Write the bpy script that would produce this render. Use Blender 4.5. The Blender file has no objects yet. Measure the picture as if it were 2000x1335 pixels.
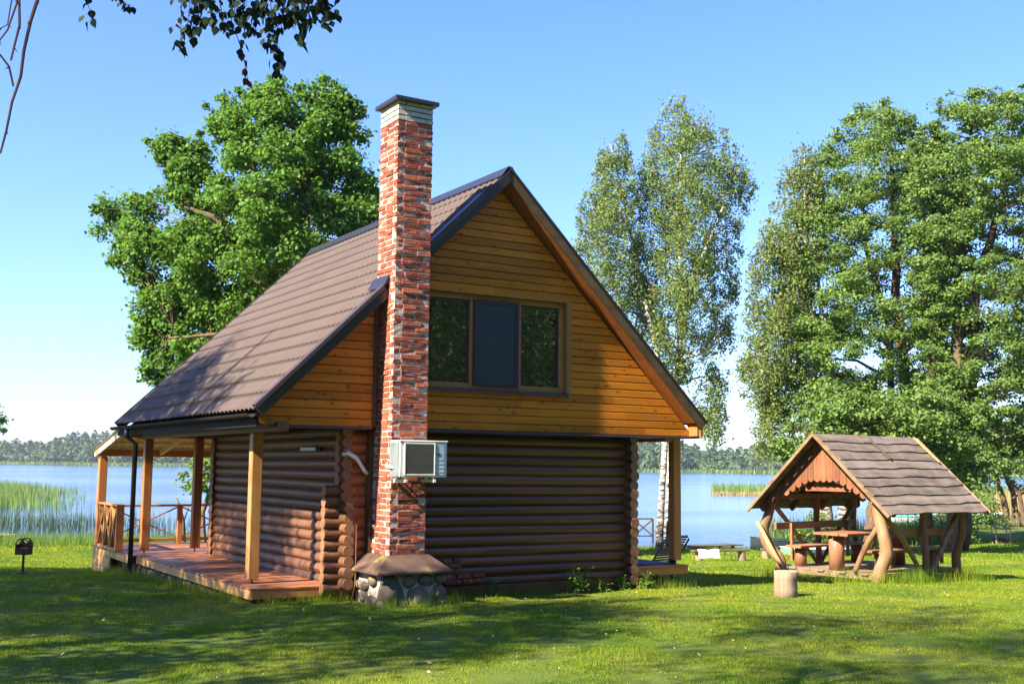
import bpy, bmesh, math, random
import numpy as np
from mathutils import Vector, Matrix, noise as mnoise
random.seed(7); RNG = np.random.default_rng(7)
S = bpy.context.scene; COL = S.collection; R_ = math.radians

# ------------------------------------------------------------------ camera
CP = np.array((-8.774, -14.713, 2.1)); FPX = 2219.5
CF = np.array((0.51924, 0.84777, 0.10805)); CR = np.array((0.85212, -0.52324, 0.0105)); CU = np.array((-0.06544, -0.08662, 0.99409))
FH = np.array((0.5223, 0.8528)); RH = np.array((0.8528, -0.5223))
cam = bpy.data.cameras.new('camera'); camo = bpy.data.objects.new('camera', cam); COL.objects.link(camo)
cam.sensor_width = 36.0; cam.lens = FPX * 36.0 / 2000.0; cam.clip_start = 0.1; cam.clip_end = 6000
camo.matrix_world = Matrix(((CR[0], CU[0], -CF[0], CP[0]), (CR[1], CU[1], -CF[1], CP[1]), (CR[2], CU[2], -CF[2], CP[2]), (0, 0, 0, 1)))
S.camera = camo

# ------------------------------------------------------------------ world, sun, exposure
SUN_EL = R_(39.5); SUN_AZ = math.atan2(-0.990, -0.139)
w = bpy.data.worlds.new('World'); S.world = w; w.use_nodes = True
nt = w.node_tree; bg = nt.nodes['Background']
sky = nt.nodes.new('ShaderNodeTexSky'); sky.sky_type = 'NISHITA'; sky.sun_disc = False
sky.sun_elevation = SUN_EL; sky.sun_rotation = SUN_AZ; sky.air_density = 1.15; sky.dust_density = 0.3; sky.ozone_density = 3.5
tcw = nt.nodes.new('ShaderNodeTexCoord'); sep = nt.nodes.new('ShaderNodeSeparateXYZ'); rmp = nt.nodes.new('ShaderNodeValToRGB'); mxw = nt.nodes.new('ShaderNodeMix')
mxw.data_type = 'RGBA'; mxw.blend_type = 'MULTIPLY'; mxw.inputs[0].default_value = 1.0
e = rmp.color_ramp.elements; e.new(.5)
for q, (p_, c_) in zip(e, ((0.0, (.58, .66, .92)), (.13, (.60, .71, 1.03)), (.40, (.52, .68, 1.14)))): q.position = p_; q.color = (*c_, 1)
nt.links.new(tcw.outputs['Generated'], sep.inputs[0]); nt.links.new(sep.outputs[2], rmp.inputs[0]); nt.links.new(sky.outputs[0], mxw.inputs[6]); nt.links.new(rmp.outputs[0], mxw.inputs[7])
nt.links.new(mxw.outputs[2], bg.inputs[0]); bg.inputs[1].default_value = 0.083
sl = bpy.data.lights.new('sun', 'SUN'); sl.energy = 5.0; sl.angle = R_(0.5); sl.color = (1.0, 0.86, 0.66)
so = bpy.data.objects.new('sun', sl); COL.objects.link(so)
sd = Vector((-0.990 * math.cos(SUN_EL), -0.139 * math.cos(SUN_EL), math.sin(SUN_EL)))
so.rotation_euler = sd.to_track_quat('Z', 'Y').to_euler(); so.location = (-30, -10, 30)
S.view_settings.view_transform = 'Standard'; S.view_settings.look = 'None'; S.view_settings.gamma = 1.0
S.view_settings.exposure = 1.98
S.cycles.max_bounces = 6; S.cycles.transparent_max_bounces = 8

# ------------------------------------------------------------------ helpers
def ray(px, py):
    d = CF * FPX + CR * (px - 1000) - CU * (py - 667.5)
    return d / np.linalg.norm(d)
def at(px, py, s):                       # the world point seen at a photo pixel, s metres ahead
    d = ray(px, py); return CP + d * (s / (d[:2] @ FH))
def st(x, y):
    return (x - CP[0]) * FH[0] + (y - CP[1]) * FH[1], (x - CP[0]) * RH[0] + (y - CP[1]) * RH[1]
def xy(s, t):
    return CP[0] + FH[0] * s + RH[0] * t, CP[1] + FH[1] * s + RH[1] * t
WATER = -0.9
def sfar(t): return np.maximum(640 + (141 - t) * 0.4, 420)
def H(x, y):                             # height of the ground
    s, t = st(np.asarray(x, float), np.asarray(y, float))
    k = np.clip((t - 9) / 21.0, 0, 1); s0 = 43 + 32 * k * k * (3 - 2 * k) + 1.2 * np.sin(t * 0.35) + 0.6 * np.sin(t * 0.9 + 1)
    se = np.where(s > 22, 22 + (s - 22) * 21.0 / (s0 - 22), s)
    z = np.interp(se, [-60, 0, 7, 16, 19.5, 22, 25, 30, 43, 48, 70, 120], [1.4, .45, .36, .20, .10, -.02, -.2, -.46, -.90, -1.15, -2.2, -3])
    z = z + 0.018 * np.sin(x * 1.7 + y * .6) * np.sin(y * 1.3 - x * .4) + 0.012 * np.sin(x * 4.1) * np.sin(y * 3.7)
    f = sfar(t); z = np.where(s > f - 30, np.interp(s - f, [-30, 0, 6, 60, 400], [-3, -1.0, -.6, .3, 3]), z)
    return z
def hz(x, y): return float(H(x, y))
def gnd(px, py):                         # the ground point seen at a photo pixel
    d = ray(px, py); tt = 6.0
    for _ in range(6000):
        P = CP + d * tt
        if P[2] <= hz(P[0], P[1]): break
        tt += 0.02 + tt * 0.0008
    return P
def tag(o, label=None, cat=None, group=None, kind=None):
    if label: o['label'] = label
    if cat: o['category'] = cat
    if group: o['group'] = group
    if kind: o['kind'] = kind
    return o
def thing(name, label, cat, loc=(0, 0, 0), rz=0.0, group=None):
    o = bpy.data.objects.new(name, None); COL.objects.link(o); o.empty_display_size = 0.2
    o.location = [float(v) for v in loc]; o.rotation_euler = (0, 0, rz)
    o['_m'] = 1
    return tag(o, label, cat, group)
def root_matrix(o):
    while o.parent: o = o.parent
    if o.type != 'EMPTY': return Matrix.Identity(4)
    return Matrix.Translation(o.location) @ Matrix.Rotation(o.rotation_euler[2], 4, 'Z')
class MB:
    def __init__(s): s.v = []; s.f = []; s.m = []; s.r = []
    def add(s, vs, fs, m=0, r=None):
        b = len(s.v); r = random.random() if r is None else r
        s.v.extend([tuple(float(c) for c in q) for q in vs])
        for f in fs: s.f.append(tuple(b + i for i in f)); s.m.append(m); s.r.append(r)
        return s
    def box(s, x0, x1, y0, y1, z0, z1, m=0, r=None, j=0.0):
        vs = [(x, y, z) for z in (z0, z1) for y in (y0, y1) for x in (x0, x1)]
        if j: vs = [tuple(c + random.uniform(-j, j) for c in q) for q in vs]
        return s.add(vs, [(0, 2, 3, 1), (4, 5, 7, 6), (0, 1, 5, 4), (1, 3, 7, 5), (3, 2, 6, 7), (2, 0, 4, 6)], m, r)
    def beam(s, p0, p1, wd, ht, up=(0, 0, 1), m=0, r=None):
        p0 = Vector(p0); p1 = Vector(p1); d = (p1 - p0).normalized(); a = d.cross(Vector(up)).normalized(); b = a.cross(d).normalized()
        vs = []
        for p in (p0, p1):
            for (i, j) in ((-1, -1), (1, -1), (1, 1), (-1, 1)): vs.append(p + a * (i * wd / 2) + b * (j * ht / 2))
        return s.add(vs, [(0, 3, 2, 1), (4, 5, 6, 7), (0, 1, 5, 4), (1, 2, 6, 5), (2, 3, 7, 6), (3, 0, 4, 7)], m, r)
    def tube(s, pts, rad, n=10, m=0, r=None, cap=True, jit=0.0):
        pts = [Vector([float(c) for c in p]) for p in pts]; k = len(pts)
        if not hasattr(rad, '__len__'): rad = [rad] * k
        vs = []; fs = []
        d0 = (pts[1] - pts[0]).normalized(); a = d0.cross(Vector((0.31, 0.17, 0.93)) if abs(d0.z) < .9 else Vector((1, .1, 0))).normalized()
        for i in range(k):
            d = (pts[min(i + 1, k - 1)] - pts[max(i - 1, 0)]).normalized()
            a = (a - d * a.dot(d)).normalized(); b = d.cross(a)
            for q in range(n):
                t = 2 * math.pi * q / n; rr = rad[i] * (1 + random.uniform(-jit, jit))
                vs.append(pts[i] + a * (rr * math.cos(t)) + b * (rr * math.sin(t)))
        for i in range(k - 1):
            for q in range(n): fs.append((i * n + q, i * n + (q + 1) % n, (i + 1) * n + (q + 1) % n, (i + 1) * n + q))
        if cap: fs.append(tuple(range(n - 1, -1, -1))); fs.append(tuple((k - 1) * n + q for q in range(n)))
        return s.add(vs, fs, m, r)
    def grid(s, P, m=0, r=None):
        P = np.asarray(P, float); a, b = P.shape[:2]
        fs = [(i * b + j, i * b + j + 1, (i + 1) * b + j + 1, (i + 1) * b + j) for i in range(a - 1) for j in range(b - 1)]
        return s.add([tuple(q) for q in P.reshape(-1, 3)], fs, m, r)
    def stone(s, c, rx, ry, rz, m=0, r=None, sub=2):
        bm = bmesh.new(); bmesh.ops.create_icosphere(bm, subdivisions=sub, radius=1.0); o = Vector((random.uniform(0, 99), 0, 0))
        vs = []
        for v in bm.verts:
            k = 1 + 0.28 * mnoise.noise(v.co * 1.3 + o) + .1 * mnoise.noise(v.co * 3.1 + o)
            vs.append((c[0] + v.co.x * rx * k, c[1] + v.co.y * ry * k, c[2] + v.co.z * rz * k))
        fs = [tuple(v.index for v in f.verts) for f in bm.faces]; bm.free()
        return s.add(vs, fs, m, r)
    def build(s, name, mats, parent=None, smooth=False, bevel=0.0, local=False, ang=None):
        me = bpy.data.meshes.new(name); vs = s.v
        if parent is not None and not local:
            M = root_matrix(parent).inverted(); vs = [tuple(M @ Vector(v)) for v in vs]
        me.from_pydata(vs, [], s.f)
        if not isinstance(mats, (list, tuple)): mats = [mats]
        for m in mats: me.materials.append(m)
        me.polygons.foreach_set('material_index', s.m)
        at_ = me.attributes.new('rnd', 'FLOAT', 'FACE'); at_.data.foreach_set('value', s.r)
        if smooth: me.polygons.foreach_set('use_smooth', [len(f) <= 4 for f in s.f])
        me.update()
        o = bpy.data.objects.new(name, me); COL.objects.link(o)
        if parent is not None: o.parent = parent
        if bevel:
            b = o.modifiers.new('bevel', 'BEVEL'); b.width = bevel; b.segments = 2; b.limit_method = 'ANGLE'; b.angle_limit = R_(35)
        return o
def npmesh(name, V, F, mats, rnd=None, parent=None, smooth=False, mi=None):
    """V (n,3), F (m,k) arrays; fast"""
    if parent is not None: V = V - np.array(parent.location)
    me = bpy.data.meshes.new(name); n = len(V); m, k = F.shape
    me.vertices.add(n); me.vertices.foreach_set('co', V.astype(np.float32).ravel())
    me.loops.add(m * k); me.loops.foreach_set('vertex_index', F.astype(np.int32).ravel())
    me.polygons.add(m); me.polygons.foreach_set('loop_start', np.arange(0, m * k, k, dtype=np.int32))
    if smooth: me.polygons.foreach_set('use_smooth', np.ones(m, bool))
    for q in (mats if isinstance(mats, (list, tuple)) else [mats]): me.materials.append(q)
    if mi is not None: me.polygons.foreach_set('material_index', mi.astype(np.int32))
    if rnd is not None:
        a = me.attributes.new('rnd', 'FLOAT', 'FACE'); a.data.foreach_set('value', rnd.astype(np.float32))
    me.update(calc_edges=True); me.validate()
    o = bpy.data.objects.new(name, me); COL.objects.link(o)
    if parent is not None: o.parent = parent
    return o

# ------------------------------------------------------------------ materials
class MT:
    def __init__(s, name):
        s.m = bpy.data.materials.new(name); s.m.use_nodes = True; s.t = s.m.node_tree
        s.b = s.t.nodes['Principled BSDF']; s.o = s.t.nodes['Material Output']
    def n(s, kind, **kw):
        x = s.t.nodes.new('ShaderNode' + kind)
        for k, v in kw.items(): setattr(x, k, v)
        return x
    def l(s, a, b): s.t.links.new(a, b)
    def coord(s, scale=(1, 1, 1), rndoff=False):
        tc = s.n('TexCoord'); mp = s.n('Mapping'); mp.inputs['Scale'].default_value = scale
        src = tc.outputs['Object']
        if rndoff:
            at_ = s.n('Attribute', attribute_name='rnd'); ad = s.n('VectorMath', operation='MULTIPLY_ADD')
            s.l(at_.outputs['Fac'], ad.inputs[0]); ad.inputs[1].default_value = (37.0, 53.0, 71.0); s.l(src, ad.inputs[2]); src = ad.outputs[0]
        s.l(src, mp.inputs['Vector']); return mp.outputs[0]
    def noise(s, vec, scale=5, detail=4, rough=.55):
        x = s.n('TexNoise'); x.inputs['Scale'].default_value = scale; x.inputs['Detail'].default_value = detail; x.inputs['Roughness'].default_value = rough
        s.l(vec, x.inputs['Vector']); return x.outputs['Fac']
    def ramp(s, fac, stops):
        x = s.n('ValToRGB'); e = x.color_ramp.elements
        while len(e) < len(stops): e.new(.5)
        for q, (p, c) in zip(e, stops): q.position = p; q.color = (*c, 1) if len(c) == 3 else c
        s.l(fac, x.inputs[0]); return x.outputs[0]
    def mix(s, fac, a, b, mode='MIX'):
        x = s.n('Mix', data_type='RGBA', blend_type=mode)
        if isinstance(fac, (int, float)): x.inputs[0].default_value = fac
        else: s.l(fac, x.inputs[0])
        for i, c in ((6, a), (7, b)):
            if isinstance(c, tuple): x.inputs[i].default_value = (*c, 1)
            else: s.l(c, x.inputs[i])
        return x.outputs[2]
    def math(s, op, a, b=0.0):
        x = s.n('Math', operation=op)
        for i, c in ((0, a), (1, b)):
            if isinstance(c, (int, float)): x.inputs[i].default_value = c
            else: s.l(c, x.inputs[i])
        return x.outputs[0]
    def rnd(s): return s.n('Attribute', attribute_name='rnd').outputs['Fac']
    def set(s, col=None, rough=.6, spec=.5, metal=0.0, bump=None, bs=.3, bd=.01):
        if col is not None:
            if isinstance(col, tuple): s.b.inputs['Base Color'].default_value = (*col, 1)
            else: s.l(col, s.b.inputs['Base Color'])
        if isinstance(rough, (int, float)): s.b.inputs['Roughness'].default_value = rough
        else: s.l(rough, s.b.inputs['Roughness'])
        s.b.inputs['Specular IOR Level'].default_value = spec; s.b.inputs['Metallic'].default_value = metal
        if bump is not None:
            x = s.n('Bump'); x.inputs['Strength'].default_value = bs; x.inputs['Distance'].default_value = bd
            s.l(bump, x.inputs['Height']); s.l(x.outputs[0], s.b.inputs['Normal'])
        return s.m
def mul(c, k): return tuple(v * k for v in c)
def wood(name, c, axis='x', rough=.5, spec=.4, var=.35, knots=0.0, grain=16.0, weather=0.0, rv=.35, cracks=0.0):
    t = MT(name); sc = {'x': (.7, grain, grain), 'y': (grain, .7, grain), 'z': (grain, grain, .7)}[axis]
    v = t.coord(sc, True); g = t.noise(v, 1.0, 5, .6)
    col = t.ramp(g, [(.28, mul(c, 1 - var)), (.5, c), (.75, mul(c, 1 + var))])
    rr = t.math('MULTIPLY_ADD', t.rnd(), rv); t.t.nodes[-1].inputs[2].default_value = 1 - rv / 2
    h = t.n('HueSaturation'); t.l(col, h.inputs['Color']); t.l(rr, h.inputs['Value']); col = h.outputs[0]
    if knots:
        ks = {'x': (5.0, 9.0, 9.0), 'y': (7.5, 2.6, 7.5), 'z': (7.5, 7.5, 2.6)}[axis]
        kv = t.coord(ks, True); vo = t.n('TexVoronoi'); vo.inputs['Scale'].default_value = 1.0; t.l(kv, vo.inputs['Vector'])
        km = t.ramp(vo.outputs['Distance'], [(0.0, (1, 1, 1)), (.12, (.85, .85, .85)), (.21, (.0, .0, .0))])
        col = t.mix(t.math('MULTIPLY', km, knots), col, mul(c, .22))
    if cracks:
        cs = {'x': (.55, 26, 26), 'y': (26, .55, 26), 'z': (26, 26, .55)}[axis]; cn = t.noise(t.coord(cs, True), 1.0, 3, .6)
        col = t.mix(t.math('MULTIPLY', t.ramp(cn, [(.60, (0, 0, 0)), (.66, (1, 1, 1))]), cracks), col, mul(c, .25))
    if weather:
        wn = t.noise(t.coord((1.3, 1.3, 1.3)), 2.2, 6, .65)
        wm = t.ramp(wn, [(.42, (0, 0, 0)), (.68, (1, 1, 1))])
        col = t.mix(t.math('MULTIPLY', wm, weather), col, (.30, .26, .21))
    return t.set(col, rough, spec, bump=g, bs=.25, bd=.006)
def plain(name, c, rough=.5, spec=.5, metal=0, var=.15, sc=6.0):
    t = MT(name); g = t.noise(t.coord(), sc, 5)
    return t.set(t.ramp(g, [(.3, mul(c, 1 - var)), (.7, mul(c, 1 + var))]), rough, spec, metal, bump=g, bs=.08)
def leafmat(name, c1, c2, trans=.46, bark=False):
    t = MT(name); col = t.ramp(t.rnd(), [(.0, c1), (.55, tuple((a + b) / 2 for a, b in zip(c1, c2))), (1.0, c2)])
    d = t.n('BsdfDiffuse'); tr = t.n('BsdfTranslucent'); t.l(col, d.inputs[0])
    h = t.n('HueSaturation'); t.l(col, h.inputs['Color']); h.inputs['Hue'].default_value = .485; h.inputs['Value'].default_value = 1.35; t.l(h.outputs[0], tr.inputs[0])
    mx = t.n('MixShader'); mx.inputs[0].default_value = trans; t.l(d.outputs[0], mx.inputs[1]); t.l(tr.outputs[0], mx.inputs[2])
    g = t.n('BsdfGlossy'); g.inputs['Roughness'].default_value = .6; g.inputs[0].default_value = (.8, .9, 1, 1)
    m2 = t.n('MixShader'); m2.inputs[0].default_value = .014; t.l(mx.outputs[0], m2.inputs[1]); t.l(g.outputs[0], m2.inputs[2])
    t.l(m2.outputs[0], t.o.inputs[0]); return t.m
M = {}
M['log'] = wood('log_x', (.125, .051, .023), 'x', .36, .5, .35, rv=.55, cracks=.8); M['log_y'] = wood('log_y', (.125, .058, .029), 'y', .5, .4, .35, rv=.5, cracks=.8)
M['log_bounce_lit'] = wood('log_bounce_lit', (.42, .12, .035), 'x', .45, .5, .3, rv=.3)  # same logs, with bounce light from the sunlit chimney put into the colour
M['log_end'] = plain('log_end', (.23, .115, .06), .7, .3, var=.35, sc=30)
M['siding'] = wood('siding', (.44, .152, .013), 'x', .36, .28, .26, knots=.9, rv=.42, grain=12)
M['casing'] = wood('casing', (.36, .17, .045), 'x', .4, .5, .2, rv=.2); M['casing_z'] = wood('casing_z', (.34, .155, .04), 'z', .4, .5, .2, rv=.2)
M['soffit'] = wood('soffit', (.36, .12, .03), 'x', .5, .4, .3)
M['post'] = wood('post', (.42, .215, .07), 'z', .5, .4, .25); M['post_red'] = wood('post_red', (.40, .16, .05), 'z', .5, .4, .25)
M['beam_y'] = wood('beam_y', (.36, .16, .055), 'y', .5, .4, .25); M['beam_x'] = wood('beam_x', (.40, .17, .055), 'x', .5, .4, .25)
M['deck'] = wood('deck', (.26, .10, .052), 'x', .5, .4, .3, rv=.6, weather=.15)
M['fascia'] = wood('fascia_y', (.40, .22, .07), 'y', .5, .4, .3); M['fascia_x'] = wood('fascia_x', (.42, .165, .05), 'x', .5, .4, .25)
M['plate'] = wood('plate', (.16, .08, .035), 'y', .55, .3, .3)
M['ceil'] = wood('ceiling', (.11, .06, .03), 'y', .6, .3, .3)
M['verge'] = wood('verge', (.085, .058, .026), 'x', .7, .3, .4, weather=.12)
M['dark'] = plain('dark_metal', (.022, .021, .024), .32, .5, 0, .1)
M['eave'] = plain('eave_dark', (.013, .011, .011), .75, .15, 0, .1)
M['trim'] = plain('brown_trim', (.05, .036, .038), .38, .5, 0, .1)
M['sillm'] = plain('sill_metal', (.045, .04, .075), .35)
t = MT('roof_metal'); g = t.noise(t.coord(), 1.3, 5, .6); g2 = t.noise(t.coord((8, .6, 8)), 3, 4)
col = t.mix(t.math('MULTIPLY', g2, .5), t.ramp(g, [(.3, (.072, .052, .046)), (.7, (.094, .069, .061))]), (.058, .043, .04))
M['roof'] = t.set(col, .5, .4, bump=g2, bs=.03)
M['roof'].node_tree.nodes['Principled BSDF'].inputs['Roughness'].default_value = .62; M['roof'].node_tree.nodes['Principled BSDF'].inputs['Specular IOR Level'].default_value = .25
t = MT('brick'); sm = t.noise(t.coord(), 11, 7, .68); fine = t.noise(t.coord(), 45, 5, .6)
col = t.ramp(t.rnd(), [(0, (.15, .045, .032)), (.3, (.22, .052, .033)), (.6, (.29, .07, .038)), (.92, (.36, .10, .05)), (1, (.34, .20, .15))])
col = t.mix(t.ramp(sm, [(.54, (0, 0, 0)), (.70, (.8, .8, .8))]), col, (.38, .28, .225))
col = t.mix(t.ramp(fine, [(.24, (.9, .9, .9)), (.40, (0, 0, 0))]), col, (.07, .035, .028))
bmp = t.math('ADD', sm, t.math('MULTIPLY', fine, .7)); M['brick'] = t.set(col, .85, .2, bump=bmp, bs=.8, bd=.012)
t = MT('brick_pale'); fine = t.noise(t.coord(), 30, 5); M['brick_pale'] = t.set(t.ramp(fine, [(.3, (.38, .36, .30)), (.7, (.52, .50, .43))]), .85, .2, bump=fine, bs=.3)
t = MT('mortar'); fine = t.noise(t.coord(), 25, 6); M['mortar'] = t.set(t.ramp(fine, [(.3, (.30, .255, .22)), (.7, (.56, .49, .42))]), .9, .2, bump=fine, bs=.6, bd=.02)
M['mortar_dark'] = plain('mortar_dark', (.05, .05, .05), .9, .2)
t = MT('stone'); n1 = t.noise(t.coord(), 5, 7, .65); n2 = t.noise(t.coord(), 3.0, 3)
col = t.mix(t.ramp(n1, [(.35, (0, 0, 0)), (.7, (1, 1, 1))]), t.ramp(t.rnd(), [(0, (.09, .08, .065)), (.4, (.16, .14, .11)), (.75, (.20, .14, .11)), (1, (.26, .24, .21))]), (.10, .09, .07))
col = t.mix(t.ramp(n2, [(.56, (0, 0, 0)), (.66, (.9, .9, .9))]), col, (.24, .22, .05)); M['stone'] = t.set(col, .9, .2, bump=n1, bs=.7, bd=.03)
t = MT('skirt'); n1 = t.noise(t.coord(), 4, 6, .6); n2 = t.noise(t.coord(), 2.3, 3)
col = t.ramp(n1, [(.3, (.062, .036, .028)), (.7, (.125, .080, .062))]); col = t.mix(t.ramp(n2, [(.6, (0, 0, 0)), (.7, (.7, .7, .7))]), col, (.25, .21, .05)); M['skirt'] = t.set(col, .7, .3, bump=n1, bs=.3)
M['white'] = plain('white_enamel', (.66, .68, .62), .4, .5, 0, .06); M['whitepl'] = plain('white_plastic', (.7, .7, .68), .5, .5, 0, .06)
M['acpanel'] = plain('ac_panel', (.42, .50, .55), .3, .5, 0, .05); M['bars'] = plain('bars', (.20, .19, .15), .6); M['coil'] = plain('coil', (.085, .08, .06), .6, .4, 0, .3, 20)
t = MT('glass'); t.b.inputs['IOR'].default_value = 2.9; M['glass'] = t.set((.006, .008, .008), .015, .5)
M['screen'] = plain('insect_screen', (.024, .038, .05), .45, .4, 0, .15)
M['screenfr'] = plain('screen_frame', (.035, .026, .05), .35)
M['chrome'] = plain('pin', (.04, .035, .03), .5, .5, .6)
M['poly'] = plain('pale_sheet', (.62, .54, .40), .5, .4, 0, .1)
M['gz_roof'] = wood('gazebo_roof', (.135, .106, .086), 'y', .8, .2, .4, rv=.45, weather=.35, grain=10)
M['gz_gable'] = wood('gazebo_gable', (.19, .073, .033), 'z', .6, .3, .4, rv=.5, weather=.12, grain=12)
M['gz_post'] = wood('gazebo_post', (.22, .115, .045), 'z', .55, .4, .5, weather=.35, grain=9); M['gz_red'] = wood('gazebo_red', (.22, .085, .04), 'z', .55, .4, .4, weather=.15)
M['gz_pale'] = wood('gazebo_pale', (.36, .25, .12), 'z', .6, .3, .3)
M['gz_verge'] = wood('gazebo_verge', (.19, .125, .06), 'x', .7, .3, .35, weather=.3)
M['gz_deck'] = wood('gazebo_deck', (.20, .135, .085), 'y', .7, .3, .35, weather=.4); M['gz_tab'] = wood('gazebo_table', (.27, .12, .06), 'y', .5, .4, .3, rv=.4)
M['stump'] = wood('stump', (.25, .18, .125), 'z', .8, .2, .55, weather=.45, grain=7); M['stump_top'] = plain('stump_top', (.42, .28, .17), .8, .2, 0, .3, 18)
M['rust'] = plain('rusty_metal', (.075, .032, .022), .75, .3, .2, .5, 14); M['black'] = plain('black_plastic', (.02, .022, .026), .4)
M['mat'] = plain('blue_mat', (.07, .07, .13), .8); M['grey_wood'] = wood('grey_wood', (.085, .066, .05), 'x', .8, .2, .4, weather=.25)
M['towel'] = plain('towel', (.72, .70, .74), .9, .1, 0, .1, 18)
M['boat_dark'] = plain('boat_dark', (.02, .035, .04), .4); M['boat_green'] = plain('boat_green', (.14, .42, .22), .4); M['boat_turq'] = plain('boat_turq', (.12, .50, .55), .4); M['boat_white'] = plain('boat_white', (.72, .76, .78), .4)
t = MT('bark'); n1 = t.noise(t.coord((6, 6, 1.6)), 3, 7, .65); M['bark'] = t.set(t.ramp(n1, [(.3, (.045, .032, .022)), (.7, (.19, .13, .085))]), .9, .2, bump=n1, bs=.8, bd=.03)
t = MT('birch_bark'); n1 = t.noise(t.coord((2.5, 2.5, 9)), 1.6, 6, .65); n2 = t.noise(t.coord((1, 1, .8)), 2.0, 4)
z = t.n('SeparateXYZ'); t.l(t.coord(), z.inputs[0]); low = t.math('MULTIPLY_ADD', z.outputs[2], -.055); t.t.nodes[-1].inputs[2].default_value = .16
lowc = t.math('MAXIMUM', low, 0.0)
nn = t.math('SUBTRACT', n1, lowc)
M['birch'] = t.set(t.ramp(nn, [(.34, (.025, .022, .02)), (.47, (.30, .27, .24)), (.56, (.66, .62, .56)), (.8, (.74, .70, .64))]), .8, .2, bump=n1, bs=.3)
M['twig'] = plain('twig', (.06, .035, .032), .8, .2)
M['maple'] = leafmat('maple_leaf', (.05, .125, .013), (.15, .31, .034)); M['birchleaf'] = leafmat('birch_leaf', (.085, .15, .03), (.26, .345, .09), .48)
M['birchyel'] = leafmat('birch_leaf_pale', (.095, .155, .03), (.27, .345, .09), .48); M['alder'] = leafmat('alder_leaf', (.075, .145, .028), (.21, .33, .07))
M['shadeleaf'] = leafmat('shaded_leaf', (.008, .020, .006), (.018, .040, .010), .08); M['redleaf'] = leafmat('dry_leaf', (.09, .025, .012), (.14, .04, .02), .2)  # hanging leaves: shade of the crown above put into their dark green
M['farleaf'] = leafmat('far_leaf', (.030, .062, .022), (.085, .14, .045), .2)
M['reed'] = leafmat('reed', (.08, .15, .03), (.21, .30, .065), .35); M['reed_dark'] = leafmat('reed_dark', (.03, .06, .035), (.07, .11, .05), .2); M['reed_dry'] = leafmat('reed_dry', (.30, .24, .10), (.42, .33, .14), .3)
M['weed'] = leafmat('weed', (.06, .13, .015), (.17, .27, .035))
# grass blades: patchy, from lush green to dry straw
t = MT('grass_blade'); p1 = t.noise(t.coord(), .55, 5, .6); p2 = t.noise(t.coord(), 2.6, 3)
ca = t.ramp(t.rnd(), [(0, (.12, .19, .012)), (.6, (.30, .365, .028)), (.93, (.37, .41, .06)), (1, (.47, .40, .14))])
cb = t.ramp(t.rnd(), [(0, (.075, .165, .012)), (.7, (.16, .28, .022)), (1, (.25, .33, .05))])
cc = t.mix(t.ramp(p1, [(.40, (0, 0, 0)), (.60, (1, 1, 1))]), cb, ca)
cc = t.mix(t.ramp(p2, [(.60, (0, 0, 0)), (.75, (.45, .45, .45))]), cc, (.36, .34, .09))
d = t.n('BsdfDiffuse'); tr = t.n('BsdfTranslucent'); mx = t.n('MixShader'); mx.inputs[0].default_value = .45
t.l(cc, d.inputs[0]); t.l(cc, tr.inputs[0]); t.l(d.outputs[0], mx.inputs[1]); t.l(tr.outputs[0], mx.inputs[2]); t.l(mx.outputs[0], t.o.inputs[0]); M['grass'] = t.m
t = MT('ground'); p1 = t.noise(t.coord(), .5, 6, .6); p2 = t.noise(t.coord(), 14, 5, .7)
cc = t.mix(t.ramp(p1, [(.38, (0, 0, 0)), (.62, (1, 1, 1))]), (.045, .085, .012), (.10, .14, .025)); cc = t.mix(t.ramp(p2, [(.5, (0, 0, 0)), (.72, (.8, .8, .8))]), cc, (.14, .11, .05))
M['ground'] = t.set(cc, .95, .1, bump=p2, bs=.6, bd=.03)
t = MT('water'); w1 = t.noise(t.coord((.55, 1.6, 1)), 1.1, 5, .6); w2 = t.noise(t.coord((.008, .03, 1)), 1.0, 3)
hgt = t.math('ADD', w1, t.math('MULTIPLY', w2, .5))
M['water'] = t.set((.04, .10, .19), .12, .5, bump=w1, bs=.45, bd=.25)
t.l(t.math('MULTIPLY_ADD', t.ramp(w2, [(.40, (0, 0, 0)), (.62, (1, 1, 1))]), .55), [n for n in t.t.nodes if n.type == 'BUMP'][0].inputs['Strength']); t.t.nodes[-1].inputs[2].default_value = .15

# ------------------------------------------------------------------ the setting: ground, lake
def grid_st(sv, tv, zf):
    SS, TT = np.meshgrid(sv, tv, indexing='ij'); X, Y = xy(SS, TT); Z = zf(X, Y)
    V = np.stack([X, Y, Z], -1).reshape(-1, 3); a, b = SS.shape
    I = np.arange(a * b).reshape(a, b)
    return V, np.stack([I[:-1, :-1], I[1:, :-1], I[1:, 1:], I[:-1, 1:]], -1).reshape(-1, 4)
sv = np.concatenate([np.arange(-60, 0, 3), np.arange(0, 50, .4), np.arange(50, 90, 1.5), np.geomspace(90, 560, 22), np.arange(565, 1000, 6), np.geomspace(1010, 2600, 12)])
tv = np.concatenate([-np.geomspace(1400, 42, 45), np.arange(-40, 45, .5), np.geomspace(46, 1200, 45)])
V, F = grid_st(sv, tv, H)
tag(npmesh('ground', V, F, M['ground'], np.zeros(len(F)), smooth=True), kind='structure')
sv = np.concatenate([np.arange(20, 120, 8), np.geomspace(125, 2600, 24)]); tv2 = np.concatenate([-np.geomspace(1400, 50, 12), np.arange(-40, 50, 10), np.geomspace(60, 1200, 12)])
V, F = grid_st(sv, tv2, lambda x, y: np.full(np.shape(x), WATER))
tag(npmesh('lake_water', V, F, M['water'], smooth=True), kind='structure')

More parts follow.
